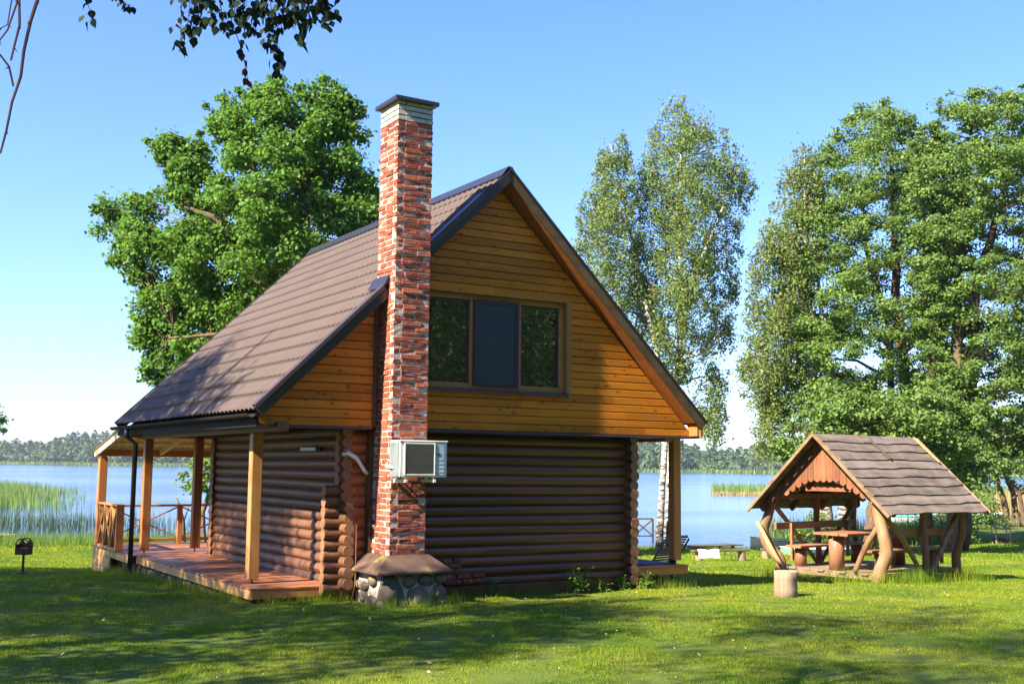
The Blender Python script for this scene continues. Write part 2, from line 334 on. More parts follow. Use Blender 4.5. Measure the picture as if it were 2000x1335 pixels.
# ------------------------------------------------------------------ the log cabin (world axes = cabin axes, gable front in the plane y = 0)
cabin = thing('log_cabin', 'two storey log cabin with brown metal roof and orange gable boards beside the lake', 'cabin', (0.1, 3.0, 0.2))
ZR, ZE, WX, Y0, Y1 = 6.53, 2.80, 3.85, -0.27, 7.77
SLOPE = (ZR - ZE) / WX; LS = math.hypot(WX, ZR - ZE)
def rafter(sg, u, off=0.0):              # point (x, z) at distance u down the slope, off along the normal
    c, s = WX / LS, (ZR - ZE) / LS
    return sg * (u * c + off * s), ZR - u * s + off * c
# roof slabs (wooden underside) and sheet metal
def slab(sg, y0, y1, t0, t1, name, mat, u0=0.0, u1=LS):
    q = [rafter(sg, u0, t1), rafter(sg, u1, t1), rafter(sg, u1, t0), rafter(sg, u0, t0)]
    if u0 == 0: q[3] = (0.0, ZR + t0 * LS / WX); q[0] = (0.0, ZR + t1 * LS / WX)
    b = MB(); vs = [(x, y, z) for y in (y0, y1) for (x, z) in q]
    b.add(vs, [(0, 1, 2, 3), (7, 6, 5, 4), (0, 4, 5, 1), (1, 5, 6, 2), (2, 6, 7, 3), (3, 7, 4, 0)]); return b.build(name, mat, cabin)
for sg in (-1, 1): slab(sg, Y0 + .03, Y1 - .02, -.11, -.03, 'roof_boarding', M['soffit'], 0, LS - .16)
def sheet(sg):
    rows = 15; pit = LS / rows; ny = 46; seg = 8
    ys = np.linspace(Y0, Y1, ny * seg + 1); ph = (ys - Y0) / (Y1 - Y0) * ny * 2 * np.pi
    wav = .021 * np.abs(np.cos(ph / 2)) ** .8 * 2 - .02; pts = []
    crest = np.clip(np.abs(np.cos(ph / 2)) * 2.2 - 1.2, 0, 1)
    for r in range(rows):
        for k, h in ((0.0, .0), (.5, .002), (.925, .004), (.945, -.016), (.985, -.016), (1.0, .0)):
            u = (r + k) * pit; off = wav + .012 + (h if h > -.01 else h * crest); row = []
            for y, o in zip(ys, off):
                x, z = rafter(sg, u, o); row.append((x, y, z))
            pts.append(row)
    b = MB(); P = np.array(pts)
    b.grid(P if sg > 0 else P[:, ::-1]); return b.build('roof_sheet', M['roof'], cabin, smooth=True)
for sg in (-1, 1): sheet(sg)
b = MB(); x, z = rafter(1, .16, .05); rc = [(-x, z), (-.03, ZR + .085), (.03, ZR + .085), (x, z)]
b.grid([[(x, Y0 - .02, z) for x, z in rc], [(x, Y1, z) for x, z in rc]]); b.grid([[(x, Y0 - .02, z - .015) for x, z in rc[::-1]], [(x, Y1, z - .015) for x, z in rc[::-1]]]); b.build('ridge_cap', M['dark'], cabin)
# verge trims: dark metal on the left, weathered wood on the right
def rake(sg, y, u0, u1, o0, o1, th, name, mat, r=None):
    b = MB(); q = [rafter(sg, u0, o1), rafter(sg, u1, o1), rafter(sg, u1, o0), rafter(sg, u0, o0)]
    if u0 == 0: q[0] = (0, ZR + o1 * LS / WX); q[3] = (0, ZR + o0 * LS / WX)
    b.add([(x, yy, z) for yy in (y, y + th) for x, z in q], [(0, 3, 2, 1), (4, 5, 6, 7), (0, 1, 5, 4), (1, 2, 6, 5), (2, 3, 7, 6), (3, 0, 4, 7)], 0, r)
    return b.build(name, mat, cabin, bevel=.004)
rake(-1, Y0 - .02, 0, 2.03, -.12, .03, .05, 'verge_board', M['dark']); rake(-1, Y0 - .02, 2.83, LS, -.12, .03, .05, 'verge_board', M['dark'])
rake(-1, Y0 - .045, .62, 2.03, -.02, .062, .14, 'verge_flashing', M['trim']); rake(-1, Y0 - .045, 2.83, LS - .02, .01, .062, .14, 'verge_flashing', M['trim'])
rake(1, Y0 - .01, 0, LS, -.105, .02, .045, 'verge_board', M['verge']); rake(1, Y0 - .035, 0, LS, .022, .06, .16, 'verge_flashing', M['dark'])
rake(-1, Y1 - .02, 0, LS, -.15, .05, .04, 'verge_board', M['dark']); rake(1, Y1 - .02, 0, LS, -.15, .05, .04, 'verge_board', M['verge'])
# left gutter, downspout, eaves fascia
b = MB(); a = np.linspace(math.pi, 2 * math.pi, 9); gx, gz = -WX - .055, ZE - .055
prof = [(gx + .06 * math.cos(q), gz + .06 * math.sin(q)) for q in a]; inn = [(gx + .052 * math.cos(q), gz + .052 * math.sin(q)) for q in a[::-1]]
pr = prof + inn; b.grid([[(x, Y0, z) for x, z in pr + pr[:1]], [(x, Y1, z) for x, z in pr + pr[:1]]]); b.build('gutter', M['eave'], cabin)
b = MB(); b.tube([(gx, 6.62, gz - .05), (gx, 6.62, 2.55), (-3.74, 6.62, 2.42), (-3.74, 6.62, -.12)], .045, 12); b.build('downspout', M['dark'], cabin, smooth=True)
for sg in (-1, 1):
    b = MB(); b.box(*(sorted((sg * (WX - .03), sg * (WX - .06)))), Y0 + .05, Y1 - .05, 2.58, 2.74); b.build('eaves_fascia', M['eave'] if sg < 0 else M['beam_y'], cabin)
# porch ceilings, plates and posts
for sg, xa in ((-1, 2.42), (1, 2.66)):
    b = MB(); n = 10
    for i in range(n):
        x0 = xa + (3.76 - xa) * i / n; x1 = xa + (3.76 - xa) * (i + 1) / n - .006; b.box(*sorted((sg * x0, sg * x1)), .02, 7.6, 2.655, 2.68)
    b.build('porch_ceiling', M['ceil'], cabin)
    b = MB(); b.box(*sorted((sg * 3.33, sg * 3.49)), -.12 if sg < 0 else .12, 7.55, 2.525, 2.65); b.build('porch_plate', M['plate'] if sg < 0 else M['beam_y'], cabin, bevel=.008)
def post(x, y, z0, z1, w, m, name='porch_post'):
    b = MB(); b.box(x - w / 2, x + w / 2, y - w / 2, y + w / 2, z0, z1, 0); o = b.build(name, m, cabin, bevel=.012)
    b = MB(); b.tube([(x, y, z0 - .06), (x, y, z0 + .02)], .014, 8); b.build('post_pin', M['chrome'], o); return o
post(-3.36, 1.09, .47, 2.525, .155, M['post']); post(-3.36, 7.2, .47, 2.525, .155, M['post_red']); post(-2.37, 7.34, .46, 2.62, .16, M['post_red'])
post(3.765, .42, .55, 2.61, .155, M['post_red']); post(3.66, 7.2, .47, 2.525, .155, M['post_red'])
b = MB(); b.box(-3.72, 2.7, 7.26, 7.42, 2.55, 2.655); b.build('rear_plate', M['beam_x'], cabin, bevel=.008)
# log walls: every log its own cylinder, stacked
def logwall(name, axis, a0, a1, c, z0, n, rad, mat, pitch=.15, ends=None, dz=0.0):
    b = MB()
    for i in range(n):
        z = z0 + i * pitch + dz; r = rad * random.uniform(.95, 1.06); e0, e1 = (a0, a1) if ends is None else ends(i, z)
        k = 9; ph = random.uniform(0, 9); rd = random.random()
        pts = []
        for j in range(k + 1):
            a = e0 + (e1 - e0) * j / k; wob = .005 * math.sin(ph + a * 1.3); wz = .004 * math.sin(ph * 2 + a * .9)
            pts.append((a, c + wob, z + wz) if axis == 'x' else (c + wob, a, z + wz))
        b.tube(pts, [r] * (k + 1), 20, 0, rd, cap=False)
        for sgn, pp, qq in ((-1, pts[0], pts[1]), (1, pts[-1], pts[-2])):      # sawn ends, slightly chamfered
            p = Vector(pp); d = (p - Vector(qq)).normalized(); b.tube([p - d * .01, p + d * .004, p + d * .007], [r * .999, r * .965, r * .93], 20, 1, rd)
    return b.build(name, [mat, M['log_end']], cabin, smooth=True)
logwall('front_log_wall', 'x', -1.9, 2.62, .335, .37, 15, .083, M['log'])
logwall('front_log_wall_section', 'x', -2.33, -1.9, .335, .37, 15, .083, M['log_bounce_lit'])  # short stretch beside the chimney, its bounce light painted as brighter orange
logwall('log_wing', 'x', -2.62, -2.33, .335, .37, 15, .083, M['log_y'], ends=lambda i, z: (-2.62 if z < 1.72 else -2.43, -2.331))
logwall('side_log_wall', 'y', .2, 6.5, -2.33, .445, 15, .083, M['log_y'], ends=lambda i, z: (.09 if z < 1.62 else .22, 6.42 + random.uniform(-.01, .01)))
logwall('side_log_wall', 'y', .1, 6.5, 2.66, .30, 16, .086, M['log_y'], ends=lambda i, z: (.10 + random.uniform(-.012, .012), 6.42))
logwall('rear_log_wall', 'x', -2.45, 2.62, 6.15, .37, 15, .083, M['log'])
b = MB(); b.box(-2.2, 2.55, .36, 6.1, .15, 2.66); b.build('inner_core', M['log'], cabin)
b = MB(); b.box(-2.34, 2.72, .27, .42, -.05, .315, r=.2); b.build('sill_beam', M['log'], cabin, bevel=.01)
# horizontal ledge board under the gable boards
b = MB(); b.box(-3.70, -2.06, -.03, .26, 2.585, 2.612); b.box(-1.36, 3.72, -.045, .26, 2.575, 2.603); b.build('drip_board', M['sillm'], cabin, bevel=.003)
# gable boards, lapped with chamfers, cut to the rake
WXL, WXR, WZ0, WZ1 = -1.225, 1.225, 3.255, 4.63
def gable(name, y, ydir, hole, xlim=(-3.73, 3.73), top=.155):
    b = MB(); zb = 2.615; bh = .1215; c = .017
    while zb < ZR - .2:
        z0, z1 = zb, min(zb + bh - .004, ZR - .17)
        def lim(z): return min((ZR - top * LS / WX - z) / SLOPE, xlim[1])
        segs = [(-1, 1)]
        if hole and z1 > WZ0 - .03 and z0 < WZ1 + .03: segs = [(-1, WXL - .1), (WXR + .1, 1)]
        for (s0, s1) in segs:
            cuts = [s0]; xw = lim(z0)
            L, Rr = (-xw if s0 == -1 else s0), (xw if s1 == 1 else s1); x = L + random.uniform(.8, 2.8)
            while x < Rr - .5:
                cuts.append(x); x += random.uniform(1.6, 3.2)
            cuts.append(s1)
            for q in range(len(cuts) - 1):
                l, r = cuts[q], cuts[q + 1]
                def X(v, z, e): return (e * lim(z)) if v in (-1, 1) and ((v == s0 and q == 0) or (v == s1 and q == len(cuts) - 2)) and abs(v) == 1 else v
                prof = [(z0, .022), (z0 + .004, 0), (z1 - c, 0), (z1, .016), (z1, .034), (z0, .034)]
                vs = [(X(l, z, -1), y + ydir * d, z) for z, d in prof] + [(X(r, z, 1), y + ydir * d, z) for z, d in prof]
                k = len(prof); fs = [(i, (i + 1) % k, k + (i + 1) % k, k + i) for i in range(k)] + [tuple(range(k - 1, -1, -1)), tuple(range(k, 2 * k))]
                b.add(vs, fs)
        zb += bh
    return b.build(name, M['siding'], cabin)
gable('gable_boards', 0.0, 1, True); gable('gable_boards', 7.5, -1, False)
for y in (.045, 7.42):
    b = MB(); zt = ZR - .15 * LS / WX; vs = [(-3.70, y, 2.62), (3.70, y, 2.62), (3.70, y, zt - 3.70 * SLOPE), (0, y, zt), (-3.70, y, zt - 3.70 * SLOPE)]
    if y > 1: b.add(vs + [(x, y + .02, z) for x, _, z in vs], [(4, 3, 2, 1, 0), (5, 6, 7, 8, 9)])
    else:                                   # backing with the window opening left out
        def ztop(x): return zt - abs(x) * SLOPE
        for xa, xb, za in ((-3.70, WXL - .05, None), (WXR + .05, 3.70, None)):
            b.add([(xa, y, 2.62), (xb, y, 2.62), (xb, y, ztop(xb)), (xa, y, ztop(xa))], [(0, 1, 2, 3)])
        b.add([(WXL - .05, y, 2.62), (WXR + .05, y, 2.62), (WXR + .05, y, WZ0 - .02), (WXL - .05, y, WZ0 - .02)], [(0, 1, 2, 3)])
        b.add([(WXL - .05, y, WZ1 + .02), (WXR + .05, y, WZ1 + .02), (WXR + .05, y, ztop(WXR + .05)), (0, y, zt), (WXL - .05, y, ztop(WXR + .05))], [(0, 1, 2, 3, 4)])
    b.build('gable_backing', M['ceil'], cabin)
b = MB(); b.box(3.722, 3.86, .05, 7.5, 2.60, 2.74); b.build('eaves_beam', M['beam_y'], cabin, bevel=.006); 
b = MB(); b.box(3.733, 3.865, -.20, .045, 2.615, 2.83); b.build('eaves_beam_end', M['fascia_x'], cabin, bevel=.008)
# the wide gable window
win = MB(); t0 = .10
win.box(WXL - .02, WXR + .02, t0 - .005, t0 + .06, WZ0 - .02, WZ0 + .065); win.box(WXL - .02, WXR + .02, t0 - .005, t0 + .06, WZ1 - .05, WZ1 + .03)
for xa, xb in ((WXL - .02, WXL + .06), (-.455, -.385), (.385, .455), (WXR - .06, WXR + .02)): win.box(xa, xb, t0 - .008, t0 + .055, WZ0 + .065, WZ1 - .05)
wo = win.build('window_frame', M['casing'], cabin, bevel=.006)
for xa, xb in ((WXL + .06, -.455), (-.385, .385), (.455, WXR - .06)):
    b = MB(); b.box(xa, xb, t0 + .035, t0 + .045, WZ0 + .065, WZ1 - .05); b.build('window_pane', M['glass'], wo)
    b = MB()
    for (p, q, r_, s_) in ((xa, xa + .035, WZ0 + .066, WZ1 - .051), (xb - .035, xb, WZ0 + .066, WZ1 - .051), (xa + .035, xb - .035, WZ1 - .09, WZ1 - .051)):
        b.box(p, q, t0 + .022, t0 + .034, r_, s_)
    if xa != -.385: b.build('window_sash', M['screenfr'], wo)
b = MB(); b.box(-.34, .34, t0 - .035, t0 - .03, WZ0 + .06, WZ1 - .09); sc = b.build('insect_screen', M['screen'], wo)
b = MB()
for (p, q, r_, s_) in ((-.40, -.34, WZ0 + .03, WZ1 - .04), (.34, .40, WZ0 + .03, WZ1 - .04), (-.34, .34, WZ0 + .03, WZ0 + .085), (-.34, .34, WZ1 - .095, WZ1 - .04)): b.box(p, q, t0 - .05, t0 - .012, r_, s_)
b.build('screen_frame', M['screenfr'], wo, bevel=.006)
b = MB(); b.box(WXL - .02, WXR + .02, -.008, t0 + .05, WZ1 + .03, WZ1 + .055); b.box(WXL - .045, WXL - .02, -.008, t0 + .05, WZ0 - .02, WZ1 + .055); b.box(WXR + .02, WXR + .045, -.008, t0 + .05, WZ0 - .02, WZ1 + .055)
b.build('window_reveal', M['casing_z'], wo)
for xa in (WXR + .045, WXL - .11):
    b = MB(); b.box(xa, xa + .065, -.012, .03, WZ0 - .1, WZ1 + .05); b.build('window_casing', M['casing_z'], wo, bevel=.004)
b = MB(); b.add([(-1.27, -.05, WZ0 - .075), (1.27, -.05, WZ0 - .075), (1.27, -.05, WZ0 - .045), (-1.27, -.05, WZ0 - .045), (-1.27, t0, WZ0 - .03), (1.27, t0, WZ0 - .03), (1.27, t0, WZ0 - .021), (-1.27, t0, WZ0 - .021)],
      [(0, 1, 2, 3), (3, 2, 6, 7), (1, 5, 6, 2), (0, 3, 7, 4), (0, 4, 5, 1), (4, 7, 6, 5)]); b.build('window_sill', M['sillm'], wo, bevel=.004)
# left porch deck, terrace, steps skirt, foundation stones
def deckboards(x0, x1, y0, y1, z, name):
    b = MB(); y = y0
    while y < y1 - .02:
        y2 = min(y + .118, y1); b.box(x0 + random.uniform(-.008, .008), x1, y, y2 - .006, z - .028, z); y += .118
    return b.build(name, M['deck'], cabin, bevel=.004)
deckboards(-3.60, -2.40, .50, 6.80, .41, 'porch_deck')
b = MB(); b.box(-3.60, -2.42, .385, .494, .385, .412); b.build('deck_nosing', M['fascia_x'], cabin, bevel=.004)
b = MB(); b.box(-3.585, -2.45, .392, .43, .27, .384); b.build('deck_fascia_front', M['fascia_x'], cabin, bevel=.006)
b = MB(); b.box(-3.59, -3.55, .432, 6.79, .255, .381); b.build('deck_fascia_side', M['fascia'], cabin, bevel=.006)
deckboards(-3.72, 2.7, 6.806, 9.95, .40, 'terrace_deck')
b = MB(); b.box(-3.71, -3.67, 6.82, 8.35, .25, .371); b.build('terrace_fascia', M['fascia'], cabin, bevel=.006)
b = MB()
for i in range(6): b.box(-3.715 - .002 * (i % 2), -3.675, 8.36, 9.94, .371 - .118 * (i + 1) + .004, .371 - .118 * i)
b.build('terrace_cladding', M['fascia'], cabin, bevel=.005)
b = MB(); b.box(-3.66, 2.6, 9.90, 9.935, -.4, .37); b.build('terrace_back_skirt', M['fascia_x'], cabin)
b = MB()
for i in range(95):
    y = random.uniform(.55, 8.5); b.stone((-3.44 + random.uniform(-.03, .05), y, min(hz(-3.4, y) + random.uniform(-.12, .45), .12)), random.uniform(.07, .13), random.uniform(.1, .2), random.uniform(.08, .16))
for i in range(26): b.stone((random.uniform(-3.35, -2.4), .72, hz(-3, .6) + random.uniform(-.12, .0)), .16, .09, .11)
b.box(-3.38, -2.5, .78, 8.3, -.5, .24, 1, .3); b.build('stone_foundation', [M['stone'], M['mortar']], cabin, smooth=True)
b = MB(); b.box(-2.2, 2.6, .36, 6.2, -.4, .3); b.build('footing', M['mortar_dark'], cabin)
# right porch deck
deckboards(2.78, 3.93, .36, 6.6, .475, 'porch_deck')
b = MB(); b.box(2.76, 3.94, .27, .352, .445, .478); b.box(2.77, 3.93, .28, .32, .33, .444); b.build('deck_fascia_front', M['fascia_x'], cabin, bevel=.006)
b = MB(); b.box(3.89, 3.93, .355, 6.6, .33, .446); b.build('deck_fascia_side', M['fascia'], cabin, bevel=.006)
for i in range(5):
    b = MB(); b.box(2.85, 3.8, .9 + i * 1.3, 1.05 + i * 1.3, -.2, .325); b.build('deck_bearer', M['grey_wood'], cabin)
# terrace lean-to roof and its post, railings
b = MB(); b.box(-3.77, -3.61, 9.42, 9.58, .40, 2.20); b.build('terrace_post', M['post_red'], cabin, bevel=.012)
b = MB(); b.box(2.3, 2.46, 9.42, 9.58, .40, 2.20); b.build('terrace_post', M['post_red'], cabin, bevel=.012)
b = MB(); b.box(-3.83, 2.6, 9.43, 9.57, 2.205, 2.33); b.build('terrace_beam', M['beam_x'], cabin, bevel=.008)
xs = np.arange(-3.86, 2.7, .03); wv = .018 * np.sin(xs * 2 * np.pi / .15)
b = MB(); b.grid([[(x, y, z + q) for x, q in zip(xs, wv)] for y, z in ((7.45, 2.72), (8.5, 2.53), (9.8, 2.29))]); b.grid([[(x, y, z + q - .006) for x, q in zip(xs[::-1], wv[::-1])] for y, z in ((7.45, 2.72), (8.5, 2.53), (9.8, 2.29))])
b.build('terrace_roof_sheet', M['poly'], cabin, smooth=True)
for x in (-3.79, -2.55, -1.3, 0.0, 1.3, 2.5):
    b = MB(); b.beam((x, 7.43, 2.655), (x, 9.75, 2.235 if x > -3.7 else 2.24), .05, .11); b.build('terrace_rafter', M['poly'], cabin)
b = MB()
for y, z in ((8.0, 2.585), (8.6, 2.475), (9.2, 2.365)): b.box(-3.76, 2.55, y - .025, y + .025, z - .02, z + .015)
b.build('terrace_batten', M['poly'], cabin)
def railing(p0, p1, bays, name='railing'):
    p0 = Vector(p0); p1 = Vector(p1); b = MB(); up = Vector((0, 0, 1)); d = (p1 - p0)
    b.beam(p0 + up * .80, p1 + up * .80, .09, .045); b.beam(p0 + up * .10, p1 + up * .10, .07, .06)
    o = b.build(name, M['beam_x'], cabin, bevel=.004)
    for i in range(bays + 1):
        q = p0 + d * (i / bays); b = MB()
        b.box(q.x - .05, q.x + .05, q.y - .05, q.y + .05, q.z + .001, q.z + .776); b.build('baluster_post', M['post_red'], o, bevel=.006)
    for i in range(bays):
        a = p0 + d * ((i + .04) / bays); c = p0 + d * ((i + .96) / bays); n = d.normalized().cross(up)
        b = MB(); b.beam(a + up * .15 + n * .012, c + up * .76 + n * .012, .024, .055, n); b.beam(a + up * .76 - n * .014, c + up * .15 - n * .014, .024, .055, n); b.build('cross_brace', M['beam_x'], o)
railing((-3.55, 9.5, .40), (2.3, 9.5, .40), 4)
# left lattice side: wide upright boards crossed
b = MB()
b.beam((-3.69, 9.38, 1.27), (-3.69, 7.75, 1.27), .15, .04); b.beam((-3.69, 9.38, .435), (-3.69, 7.75, .435), .15, .06)
lo = b.build('lattice_railing', M['beam_y'], cabin, bevel=.004)
for y in (8.85, 8.3, 7.78): 
    b = MB(); b.box(-3.76, -3.62, y - .02, y + .02, .465, 1.25); b.build('lattice_post', M['post_red'], lo, bevel=.004)
for i, (ya, yb) in enumerate(((9.40, 8.88), (8.82, 8.33), (8.27, 7.81))):
    b = MB(); b.beam((-3.692, ya, .48), (-3.692, yb, 1.24), .022, .13, (1, 0, 0)); b.beam((-3.688, ya, 1.24), (-3.688, yb, .48), .022, .129, (1, 0, 0)); b.build('lattice_brace', M['fascia'], lo)
# ------------------------------------------------------------------ chimney
CX0, CX1, CY0, CY1, CB, CT = -1.99, -1.43, -.483, .107, .86, 7.235
b = MB(); course = .0772; n = int(round((CT - CB) / course)); BD = .115
def brick(x0, x1, y0, y1, z0, z1, nx, ny, pale):
    o = random.uniform(-.005, .007) * (0.35 if pale else 1); j = .0022 if pale else .006
    dx, dy = nx * o, ny * o; g = .004 if pale else .0075; tz = random.uniform(-.004, .004) * (0 if pale else 1)
    b.box(x0 + (g if not nx else 0) + dx, x1 - (g if not nx else 0) + dx, y0 + (g if not ny else 0) + dy, y1 - (g if not ny else 0) + dy, z0 + .0075 + tz, z1 - .0075 + tz, 1 if pale else 0, None if pale else random.random(), j)
def split(a0, a1, odd):
    L = a1 - a0; k = max(1, int(round(L / .24))); cuts = [a0 + L * i / k for i in range(k + 1)]
    if odd and L > .3:
        off = random.uniform(.09, .15); cuts = [a0] + [a0 + off + (L - off) * i / k for i in range(k + 1)]
        cuts = [c for i, c in enumerate(cuts) if i == 0 or c - cuts[i - 1] > .05]; cuts[-1] = a1
    return [(cuts[i] + (random.uniform(-.012, .012) if i else 0), cuts[i + 1]) for i in range(len(cuts) - 1)]
for i in range(n):
    z0 = CB + i * course; z1 = z0 + course; pale = i >= n - 4; full = i % 2 == 0
    for (ya, yb, ny) in ((CY0, CY0 + BD, -1), (CY1 - BD, CY1, 1)):
        for (xa, xb) in split(CX0 if full else CX0 + BD, CX1 if full else CX1 - BD, full): brick(xa, xb, ya, yb, z0, z1, 0, ny, pale)
    for (xa, xb, nx) in ((CX0, CX0 + BD, -1), (CX1 - BD, CX1, 1)):
        for (ya, yb) in split(CY0 + BD if full else CY0, CY1 - BD if full else CY1, not full): brick(xa, xb, ya, yb, z0, z1, nx, 0, pale)
b.box(CX0 + .008, CX1 - .008, CY0 + .008, CY1 - .008, CB, CT - .32, 2); b.box(CX0 + .01, CX1 - .01, CY0 + .01, CY1 - .01, CT - .319, CT - .002, 3)
chim = b.build('chimney', [M['brick'], M['brick_pale'], M['mortar'], M['mortar_dark']], cabin, bevel=.005)
b = MB(); b.box(CX0 - .065, CX1 + .065, CY0 - .065, CY1 + .065, CT + .002, CT + .062); b.build('chimney_cap', M['dark'], chim, bevel=.006)
lo_ = [(CX0 - .29, CY0 - .27), (CX1 + .29, CY0 - .27), (CX1 + .29, CY1 + .15), (CX0 - .29, CY1 + .15)]; hi_ = [(CX0 - .04, CY0 - .04), (CX1 + .04, CY0 - .04), (CX1 + .04, CY1), (CX0 - .04, CY1)]
vs = [(x, y, .63) for x, y in lo_] + [(x, y, .665) for x, y in lo_] + [(x, y, .868) for x, y in hi_]
b = MB(); b.add(vs, [(3, 2, 1, 0)] + [(k, (k + 1) % 4, 4 + (k + 1) % 4, 4 + k) for k in range(4)] + [(4 + k, 4 + (k + 1) % 4, 8 + (k + 1) % 4, 8 + k) for k in range(4)] + [(8, 9, 10, 11)]); b.build('chimney_skirt', M['skirt'], chim, bevel=.008)
b = MB(); b.box(CX0 - .17, CX1 + .17, CY0 - .15, CY1 + .1, -.1, .628, 1)
for i in range(14): b.stone((CX0 - .18, random.uniform(CY0 - .12, CY1 + .1), random.uniform(.05, .58)), .06, random.uniform(.08, .14), random.uniform(.06, .11))
for cx_, cz_, rx_, rz_ in ((-2.03, .36, .19, .24), (-1.62, .28, .17, .17), (-1.30, .36, .10, .12), (-1.75, .52, .10, .08), (-1.5, .53, .13, .08), (-2.12, .55, .07, .07), (-1.27, .55, .08, .07), (-1.22, .2, .12, .1), (-1.82, .2, .12, .1), (-1.45, .1, .12, .08), (-2.15, .18, .1, .12)):
    b.stone((cx_, CY0 - .155, cz_), rx_, .07, rz_, sub=3)
for i in range(6): b.stone((CX1 + .17, random.uniform(CY0 - .1, CY1), random.uniform(.1, .55)), .05, .11, .09)
b.build('stone_plinth', [M['stone'], M['mortar']], chim, smooth=True)
b = MB(); b.box(CX0 - .075, CX0 - .012, -.025, .05, 2.63, 4.50); b.box(CX0 - .035, CX0 + .03, .115, .25, .87, 2.58); b.build('corner_trim', M['ceil'], cabin)
zc = ZR - abs(CX0) * SLOPE
b = MB(); b.add([(CX0 - .10, Y0 - .05, zc - .04), (CX0 - .012, Y0 - .05, zc + .05), (CX0 - .012, Y0 - .05, zc + .15), (CX0 - .10, CY1 + .1, zc - .02), (CX0 - .012, CY1 + .1, zc + .07), (CX0 - .012, CY1 + .1, zc + .15)],
      [(0, 1, 2), (3, 5, 4), (0, 2, 5, 3), (0, 3, 4, 1), (1, 4, 5, 2)]); b.build('chimney_flashing', M['dark'], chim)
b = MB()
for (xa, xb, za, zb_) in ((-.98, -.74, .60, .67), (-.74, -.48, .595, .67), (-.80, -.56, .515, .592), (-1.0, -.81, .52, .59), (-.55, -.30, .44, .512), (-.29, -.06, .45, .51), (-.88, -.57, .43, .51), (-.75, -.46, .36, .43), (-.45, -.14, .365, .435), (-.85, -.76, .68, .74), (-.6, -.48, .67, .74)):
    b.box(xa, xb - .008, .19, .27, za, zb_ - .006, 0, random.random() * .5, .006)
b.build('brick_infill', M['brick'], cabin, bevel=.006)
# conduit, cable, wall lamp
b = MB(); b.tube([(-2.40, .215, 2.23), (-2.33, .17, 2.24), (-2.22, .13, 2.17), (-2.12, .12, 2.02), (-2.06, .12, 1.96)], .026, 10); b.tube([(-2.40, .255, 2.27), (-2.32, .21, 2.28), (-2.20, .175, 2.20), (-2.10, .165, 2.05), (-2.04, .165, 1.98)], .012, 8); b.build('conduit', M['whitepl'], cabin, smooth=True)
b = MB(); b.tube([(-2.395, .06, 2.15), (-2.24, .05, 1.7), (-2.235, .05, .7), (-2.26, .0, .45), (-2.34, -.05, .2)], .009, 6); b.build('cable', M['ceil'], cabin, smooth=True)
b = MB(); b.box(-2.50, -2.42, 1.0, 1.62, 2.28, 2.345); b.build('wall_lamp', plain('lamp_cover', (.10, .12, .05), .3), cabin, bevel=.01)

# ------------------------------------------------------------------ air conditioner on the chimney
ac = thing('air_conditioner', 'white outdoor air conditioner unit mounted on the front of the brick chimney', 'air conditioner', (-1.68, -.68, 1.83))
ax0, ax1, ay0, ay1, az0, az1 = -2.03, -1.31, -.845, -.555, 1.93, 2.405
b = MB(); b.box(ax0, ax1, ay0, ay1, az0, az1); b.box(ax0 - .012, ax1 + .012, ay0 - .014, ay1 + .01, az1 + .001, az1 + .022); b.build('casing', M['white'], ac, bevel=.012)
gx0, gx1 = ax0 + .085, ax0 + .515
b = MB(); b.box(gx0, gx1, ay0 - .006, ay0 + .02, az0 + .045, az1 - .03); gr = b.build('grille', M['coil'], ac)
b = MB()
for i in range(17): z = az0 + .06 + i * .0232; b.box(gx0, gx1, ay0 - .013, ay0 - .0065, z, z + .006)
b.build('grille_bars', M['bars'], gr)
b = MB(); b.box(gx0 - .022, gx0 - .001, ay0 - .016, ay0 - .001, az0 + .02, az1 - .008); b.box(gx1 + .001, gx1 + .02, ay0 - .016, ay0 - .001, az0 + .02, az1 - .008); b.box(gx0 - .02, gx1 + .018, ay0 - .014, ay0 - .001, az1 - .029, az1 - .009); b.box(gx0 - .02, gx1 + .018, ay0 - .014, ay0 - .001, az0 + .022, az0 + .044); b.build('grille_frame', M['white'], gr, bevel=.003)
b = MB(); b.box(gx1 + .03, ax1 - .045, ay0 - .007, ay0 + .01, az0 + .03, az1 - .03); pn = b.build('side_panel', M['acpanel'], ac, bevel=.003)
b = MB(); b.box(gx1 + .035, gx1 + .095, ay0 - .011, ay0 - .008, az1 - .165, az1 - .15); b.box(gx1 + .06, gx1 + .085, ay0 - .011, ay0 - .008, az1 - .185, az1 - .175); b.build('badge', M['black'], pn)
b = MB()
for i in range(4): z = az0 + .07 + i * .055; b.box(gx1 + .032, ax1 - .047, ay0 - .010, ay0 - .0075, z, z + .006)
b.build('panel_rib', M['acpanel'], pn)
b = MB(); b.box(ax0 - .014, ax0 - .001, ay0 + .02, ay1 - .005, az0 + .004, az1 - .01); b.build('service_cover', plain('ac_side', (.16, .19, .21), .45), ac, bevel=.004)
for x in (-1.93, -1.50):
    b = MB(); b.box(x - .02, x + .02, -.86, -.49, az0 - .07, az0 - .03); b.build('bracket', M['whitepl'], ac, bevel=.003)
    for yy in (-.80, -.6):
        b = MB(); b.tube([(x, yy, az0 - .03), (x, yy, az0 - .001)], .022, 10); b.build('foot', M['whitepl'], ac)
b = MB(); b.tube([(ax0 - .01, -.70, az0 + .12), (ax0 - .04, -.62, az0 + .13), (ax0 - .03, -.50, az0 + .16), (ax0 - .0, -.46, az0 + .18)], .016, 8); b.build('pipe', M['whitepl'], ac, smooth=True)

